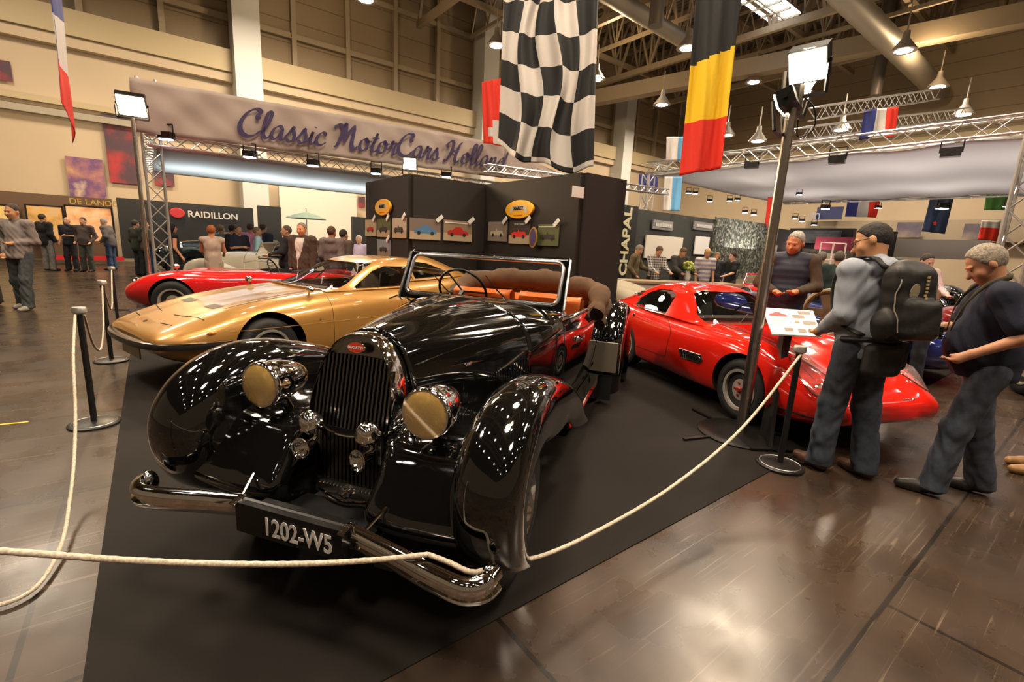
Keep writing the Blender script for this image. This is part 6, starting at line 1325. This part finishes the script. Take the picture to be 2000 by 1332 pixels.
o=placed('tall black vintage saloon behind the pink shirt at right','black_vintage_saloon','car',q_(1800,560,12.6),20,1.1); vintage(o,black,False,seat=M('black_vinyl'),hood=M('black_vinyl'),lens=M('clear_lens'))
m=MB(); m.prism([(1.2,1.05),(1.35,1.72),(2.9,1.75),(3.2,1.05)],0,-.66,.66); m.build('cabin',black,o,smooth=False,); m=MB(); m.box((0,1.26,1.42),(.95,.03,.42)); m.box((.665,2.1,1.42),(.02,1.2,.42)); m.box((-.665,2.1,1.42),(.02,1.2,.42)); m.build('side_window',M('lit_window_glass',(.35,.33,.25),.1),o,smooth=False)
# ================================================================ stands in the background
bk=M('booth_black',(.012,.012,.012),.6); bw=M('booth_white',(.62,.58,.50),.6); bb_=M('booth_brown',(.10,.055,.03),.5); gold_=M('gold_letters',(.6,.4,.08),.3,.5)
o,w_,h_=panel('booth_wall','brown panelled stand with picture panels along the left wall','stand','b',25.5,-60,232,379,505,bb_,.4)
pland=pmat('landscape_print',[(.25,.14,.05),(.6,.35,.1),(.35,.40,.45)],1.6); pmap=pmat('orange_map_print',[(.55,.22,.08),(.75,.42,.22),(.8,.6,.4)],2.5); plan2=pmat('yellow_map_print',[(.5,.3,.06),(.7,.5,.15),(.2,.25,.4)],2.)
for (x0,x1,y0,y1,mt,l) in ((55,126,402,470,pland,'wide sunset landscape panel on the brown stand, left of the orange one'),(132,222,404,474,pmap,'large bright orange map panel on the brown stand'),(238,268,404,478,plan2,'yellow and blue map panel behind the chromed pole'),(-40,40,400,470,plan2,'yellow panel at the left edge behind the walking man')):
    panel('picture_panel',l,'picture','b',25.2,x0,x1,y0,y1,mt,.05,'picture panels of the brown stand',frame_m=dark)
c,_,_,d=rectb('b',25.1,160,205,392,400); o=tag(textmesh('gold_lettering','DE LANDE',.30,gold_),'small gold letters on the brown stand above the orange panel','lettering'); o.matrix_world=frame(c,d,(0,0,1))
panel('booth_wall','black square stand top behind the left pole','stand','b',25.,234,300,389,505,bk,.4)
panel('counter','low table with red skirting in front of the brown stand','counter','b',24.7,92,225,470,512,bb_,.6); panel('red_skirting','bright red skirting strip at the foot of the left stand','skirting','b',24.2,90,245,500,508,M('red_skirt',(.5,.01,.02),.6),.05)
o,w_,h_=panel('booth_wall','long black stand wall with RAIDILLON lettering','stand','b',23.,306,502,400,520,bk,.3); c,_,_,d=rectb('b',22.9,372,462,413,430); t=textmesh('lettering','RAIDILLON',.34,M('letter_grey',(.55,.52,.48),.5),o,None,.01,bold=.006); t.matrix_local=o.matrix_basis.inverted()@frame(c,d,(0,0,1))
m=MB(); c,_,_,d=rectb('b',22.85,334,358,408,424); m.lathe([(.25,0),(.22,.03),(0,.03)],(0,0,0),(0,-1,0),20,sy=.8); e=m.build('round_emblem',M('red_emblem',(.4,.02,.02),.5),o); e.matrix_local=o.matrix_basis.inverted()@frame(c,d,d.cross(Vector((0,0,1)))*-1)
o,w_,h_=panel('booth_wall','narrow black stand panel beside the pale column foot','stand','b',24.,507,551,403,500,bk,.3); 
panel('booth_wall','broad cream stand wall left of the charcoal partition','stand','b',26.4,551,700,372,470,bw,.2); panel('booth_wall','small dark stand at the partition edge','stand','b',24.,690,716,424,500,bk,.3)
o=thing('parasol','grey-green parasol above the crowd at left','parasol',onp(602,520,'b',22.3)*1.); o.location.z=0; m=MB(); m.lathe([(0,2.55),(.5,2.42),(.85,2.28),(.87,2.25),(0,2.4)],n=8); m.build('parasol_cloth',M('parasol_green',(.14,.2,.17),.8),o,smooth=False); m=MB(); m.cyl((0,0,0),(0,0,2.7),.025); m.build('parasol_pole',alu,o)
# wall posters
pp=pmat('purple_poster_print',[(.55,.4,.12),(.35,.15,.14),(.12,.05,.16),(.6,.45,.3)],1.3,det=5); pr2=pmat('dark_red_poster_print',[(.04,.03,.05),(.08,.03,.04),(.45,.02,.02)],1.1,det=4)
for (x0,x1,y0,y1,mt,l) in ((133,205,309,388,pp,'yellow and purple event poster high on the cream wall'),(208,270,228,358,pr2,'big dark red poster behind the left floodlight'),(302,340,330,363,pr2,'dark red poster piece right of the lattice truss'),(-30,22,116,155,pr2,'dark poster corner at the upper left edge')):
    panel('wall_poster',l,'poster','b',27.15,x0,x1,y0,y1,mt,.03,'posters on the back wall')
for i,(x0,x1,y0,y1) in enumerate(((618,635,366,393),(655,662,372,380),(700,713,384,405))): panel('wall_poster','small dark poster on the back wall, %s'%['above the parasol','tiny one right of the parasol','touching the partition edge'][i],'poster','b',27.15,x0,x1,y0,y1,pr2,.03,'posters on the back wall')
for i,(x0,x1,y0,y1) in enumerate(((1330,1340,398,418),(1367,1393,403,420),(1411,1436,411,430),(1474,1490,420,436))): panel('wall_poster','small maroon framed poster above the right stand wall, %s'%['leftmost','second from the left','third from the left','rightmost'][i],'poster','b',26.9,x0,x1,y0,y1,pmat('maroon_poster_print',[(.08,.04,.05),(.3,.08,.1),(.12,.05,.1)],1.,det=4),.03,'small posters above the right stand')
# right stand
gw=M('stand_anthracite',(.035,.037,.033),.6)
ch_,w_,h_=panel('lettered_panel','tall dark panel with vertical cream CHAPAL lettering','panel','b',9.35,1205,1238,400,606,bk,.1)
c,_,_,d=rectb('b',9.27,1213,1230,402,560); t=textmesh('lettering','CHAPAL',.46,M('cream_letters',(.6,.55,.35),.5),ch_,None,.01,bold=.012,sx=1.15); t.matrix_local=ch_.matrix_basis.inverted()@frame(c+Vector((0,0,.15)),(0,0,1),-d)
sw_,w_,h_=panel('booth_wall','anthracite stand wall with two lit name boards','stand','b',9.6,1240,1396,418,560,gw,.1)
def bars(o,w,h,mat,z=0):
    m=MB(); rng_=random.Random(3); x=-w/2
    while x<w/2: l=rng_.uniform(.02,.05); m.box((x,-.03,z),(l*.6,.01,h)); x+=l
    m.build('sign_print',mat,o,smooth=False)
for (x0,x1,y0,y1,l) in ((1276,1315,431,449,'left lit grey name board on the anthracite stand'),(1356,1394,434,450,'right lit grey name board on the anthracite stand')):
    o,w_,h_=panel('name_board',l,'sign','b',9.5,x0,x1,y0,y1,M('board_grey',(.22,.22,.22),.5),.05,'lit name boards'); bars(o,w_*.8,h_*.4,M('print_white',(.6,.6,.58),.5))
panel('display_board','pale display board behind the checked shirt','board','b',9.5,1262,1334,461,505,bw,.04); panel('display_board','bright white sheet on the anthracite wall behind the striped shirt','board','b',9.5,1358,1385,462,497,M('white_sheet',(.75,.75,.75),.5),.04)
panel('textile_wall','tall wall covered with a grey-green crowd picture','wall panel','b',9.5,1397,1497,430,545,pmat('crowd_print',[(.03,.04,.03),(.14,.16,.12),(.42,.42,.34),(.08,.09,.07)],13.,det=6,vor=True),.1)
panel('booth_wall','dark end panel with two white sheets beside the textile wall','stand','b',9.5,1498,1540,446,545,gw,.1)
for (x0,x1,y0,y1,l) in ((1504,1519,444,471,'upper white sheet on the dark end panel'),(1501,1517,478,508,'lower white sheet on the dark end panel')): panel('white_sheet',l,'sheet','b',9.4,x0,x1,y0,y1,M('white_sheet'),.03,'white sheets on the end panel')
co=thing('stand_counter','long low counter with tan top where visitors bend their heads','counter',atY(1325,560,11.5)); co.location.z=0; co.rotation_euler=(0,0,R(12)); m=MB(); m.box((0,0,.42),(2.9,.6,.84)); m.build('cabinet',bw,co,smooth=False); m=MB(); m.box((0,0,.87),(3.05,.7,.05)); m.build('counter_top',M('counter_tan',(.35,.25,.14),.5),co,smooth=False)
def flowers(label,x,y,Y,col):
    p=atY(x,y,Y); o=thing('flower_vase',label,'flowers',(p.x,p.y,.9)); m=MB(); m.lathe([(.05,0),(.08,.1),(.05,.22),(.06,.26),(0,.2)],n=14); m.build('vase',M('vase_white',(.6,.6,.58),.3),o); m=MB(); rr=random.Random(x)
    for i in range(26): a=rr.uniform(0,6.3); q=rr.uniform(0,.15); m.ell((math.cos(a)*q,math.sin(a)*q,.36+rr.uniform(-.08,.12)),(.045,.045,.035),8)
    m.build('blossoms',col,o); m=MB()
    for i in range(14): a=rr.uniform(0,6.3); m.tube([(0,0,.22),(math.cos(a)*.15,math.sin(a)*.15,.32),(math.cos(a)*.22,math.sin(a)*.22,.28)],[.006,.014,.003],5)
    m.build('leaves',M('leaf_green',(.08,.16,.03),.6),o)
flowers('vase of yellow-green flowers on the counter',1349,490,12.0,M('yellow_green_blossom',(.45,.5,.1),.6)); flowers('vase of white and yellow flowers near the dark-haired person',1414,490,13.6,M('pale_blossom',(.65,.6,.3),.6))
# far right back: low stands in front of the end wall
panel('booth_wall','long black stand with grey window pictures behind the vest wearer','stand','a',30.,1536,1660,446,505,bk,.4); panel('window_picture','grid of grey-blue window pictures on the black stand','picture','a',29.7,1560,1640,450,475,pmat('window_print',[(.05,.06,.08),(.12,.14,.17),(.03,.03,.04)],1.5),.05)
panel('booth_wall','black cube stand right of the man in grey','stand','a',28.,1712,1742,452,520,bk,.4); panel('booth_wall','white lit stand wall behind the black saloon','stand','a',29.,1742,1925,468,505,bw,.3); panel('booth_wall','cream frieze band under the right flags','stand','a',39.,1540,2050,430,470,M('frieze_tan',(.32,.26,.18),.7),.2)
panel('wall_poster','navy sign with pale numerals 70 behind the bright spotlight','sign','a',38.,1594,1645,404,429,M('sign_navy',(.02,.03,.10),.5),.05); c,_,_,d=rectb('a',37.8,1594,1645,404,429); o=tag(textmesh('numerals','70',.75,M('letter_pale_blue',(.3,.35,.5),.5)),'pale numerals on the navy sign','lettering'); o.matrix_world=frame(c-d*.9-Vector((0,0,.25)),d,(0,0,1))
panel('wall_poster','dark car poster on the end wall left of the star flag','poster','a',38.,1750,1799,434,463,pmat('car_poster_print',[(.03,.03,.06),(.1,.08,.1),(.25,.2,.15)],.8),.05,'posters on the end wall'); panel('wall_poster','dark car poster on the end wall right of the star flag','poster','a',38.,1881,1913,437,466,pmat('car_poster_print',[]),.05,'posters on the end wall')
for i,(x,w2) in enumerate(((1612,22),(1636,20))):
    p=atY(x,500,13.); o=thing('barrier_rack','white tube frame rack beside the green jacket, %s'%['left one','right one'][i],'rack',(p.x,p.y,0)); m=MB(); 
    for s in(-.17,.17): m.cyl((s,0,0),(s,0,2.05),.02,6)
    for z in(.6,1.1,1.6,2.05): m.cyl((-.17,0,z),(.17,0,z),.018,6)
    m.build('tube_frame',white,o)
panel('red_stand','low dark-pink stand front behind the racks','stand','a',24.,1590,1660,463,500,M('pink_red',(.35,.04,.07),.6),.3)
o=thing('tape_mark','small strip of yellow floor tape on the brown floor at far left','tape',atz(18,828,0)); m=MB(); m.box((0,0,.002),(.22,.025,.003),rz=.5); m.build('tape',M('yellow_tape',(.7,.5,.03),.5),o,smooth=False)
# ================================================================ light
w=bpy.data.worlds.new('world'); SC.world=w; w.use_nodes=True; b=w.node_tree.nodes['Background']; b.inputs[0].default_value=(1,.70,.42,1); b.inputs[1].default_value=.2
def area(p,tgt,size,power,col,name='lamp_or_fill'):
    l=bpy.data.lights.new(name,'AREA'); l.energy=power; l.color=col; l.shape='DISK'; l.size=size; o=bpy.data.objects.new(name,l); COL.objects.link(o); o.location=p
    o.rotation_euler=(Vector(tgt)-Vector(p)).to_track_quat('-Z','Y').to_euler(); return o
def point(p,r,power,col,name='lamp_or_fill'):
    l=bpy.data.lights.new(name,'POINT'); l.energy=power; l.color=col; l.shadow_soft_size=r; o=bpy.data.objects.new(name,l); COL.objects.link(o); o.location=p; return o
warm=(1,.72,.42); neu=(1,.82,.62); cool=(.84,.95,1)
for i,(a,bb,zz,pw) in enumerate([(1,1,11,900),(5,5,11,900),(14,6,11,1500),(-5,10,11,1400),(5,21,11,2200),(-4,21,11,950),(20,20,11,2600),(30,8,11,2800),(31,21,11,1800),(1,-5,11,900),(12,-5,11,1200)]):
    area(S(a,bb,zz),S(a,bb,0),3. if i==5 else 1.8,pw,neu)
    if i in(0,2,4,6,7): point(S(a+1.5,bb,zz+.8),.4,700,warm)
# stand floodlights
area(Vector((2.12,3.86,3.0)),(-1.5,1.5,.6),.22,90,warm); area(Vector((2.25,4.08,2.92)),(4.5,1.,.5),.22,45,warm)
area(plp+Vector((.02,-.05,3.62)),(-2.,3.,.5),.25,110,warm); area(pm+Vector((0,-.05,3.08)),S(2.5,5,.5),.25,110,warm)
# cool uplights without fixtures, washing the left canopy
for a in (1.,3.,5.,7.): area(S(a,16.5,1.7),S(a,17.2,4),1.2,60,cool)
for a,bb in ((18.5,9.5),(24,9.5),(18.5,5),(24,5),(18.5,1),(24,0.)): area(S(a,bb,1.9),S(a,bb,5),2.4,105,(1,.86,.80))  # added upward fill lamps in place of floor bounce under the right canopy
for a in (-4,1.,7.,13): area(S(a,21.5,4.6),S(a,25.4,1.2),.5,150,warm)  # added warm fill lamps to brighten the dim left stand panels
area(S(14,7,3.6),S(15,9.6,1.),.4,60,neu); area(S(19,7,3.6),S(19,9.6,1.),.4,60,neu)
SC.view_settings.view_transform='Standard'; SC.view_settings.look='None'; SC.view_settings.gamma=1; SC.view_settings.use_curve_mapping=False
SC.view_settings.exposure=-.5
SC.cycles.max_bounces=7; SC.cycles.glossy_bounces=4; SC.cycles.transmission_bounces=6; SC.cycles.transparent_max_bounces=12; SC.cycles.diffuse_bounces=3
SC.cycles.sample_clamp_indirect=6; SC.cycles.use_denoising=True; SC.cycles.caustics_reflective=False; SC.cycles.caustics_refractive=False
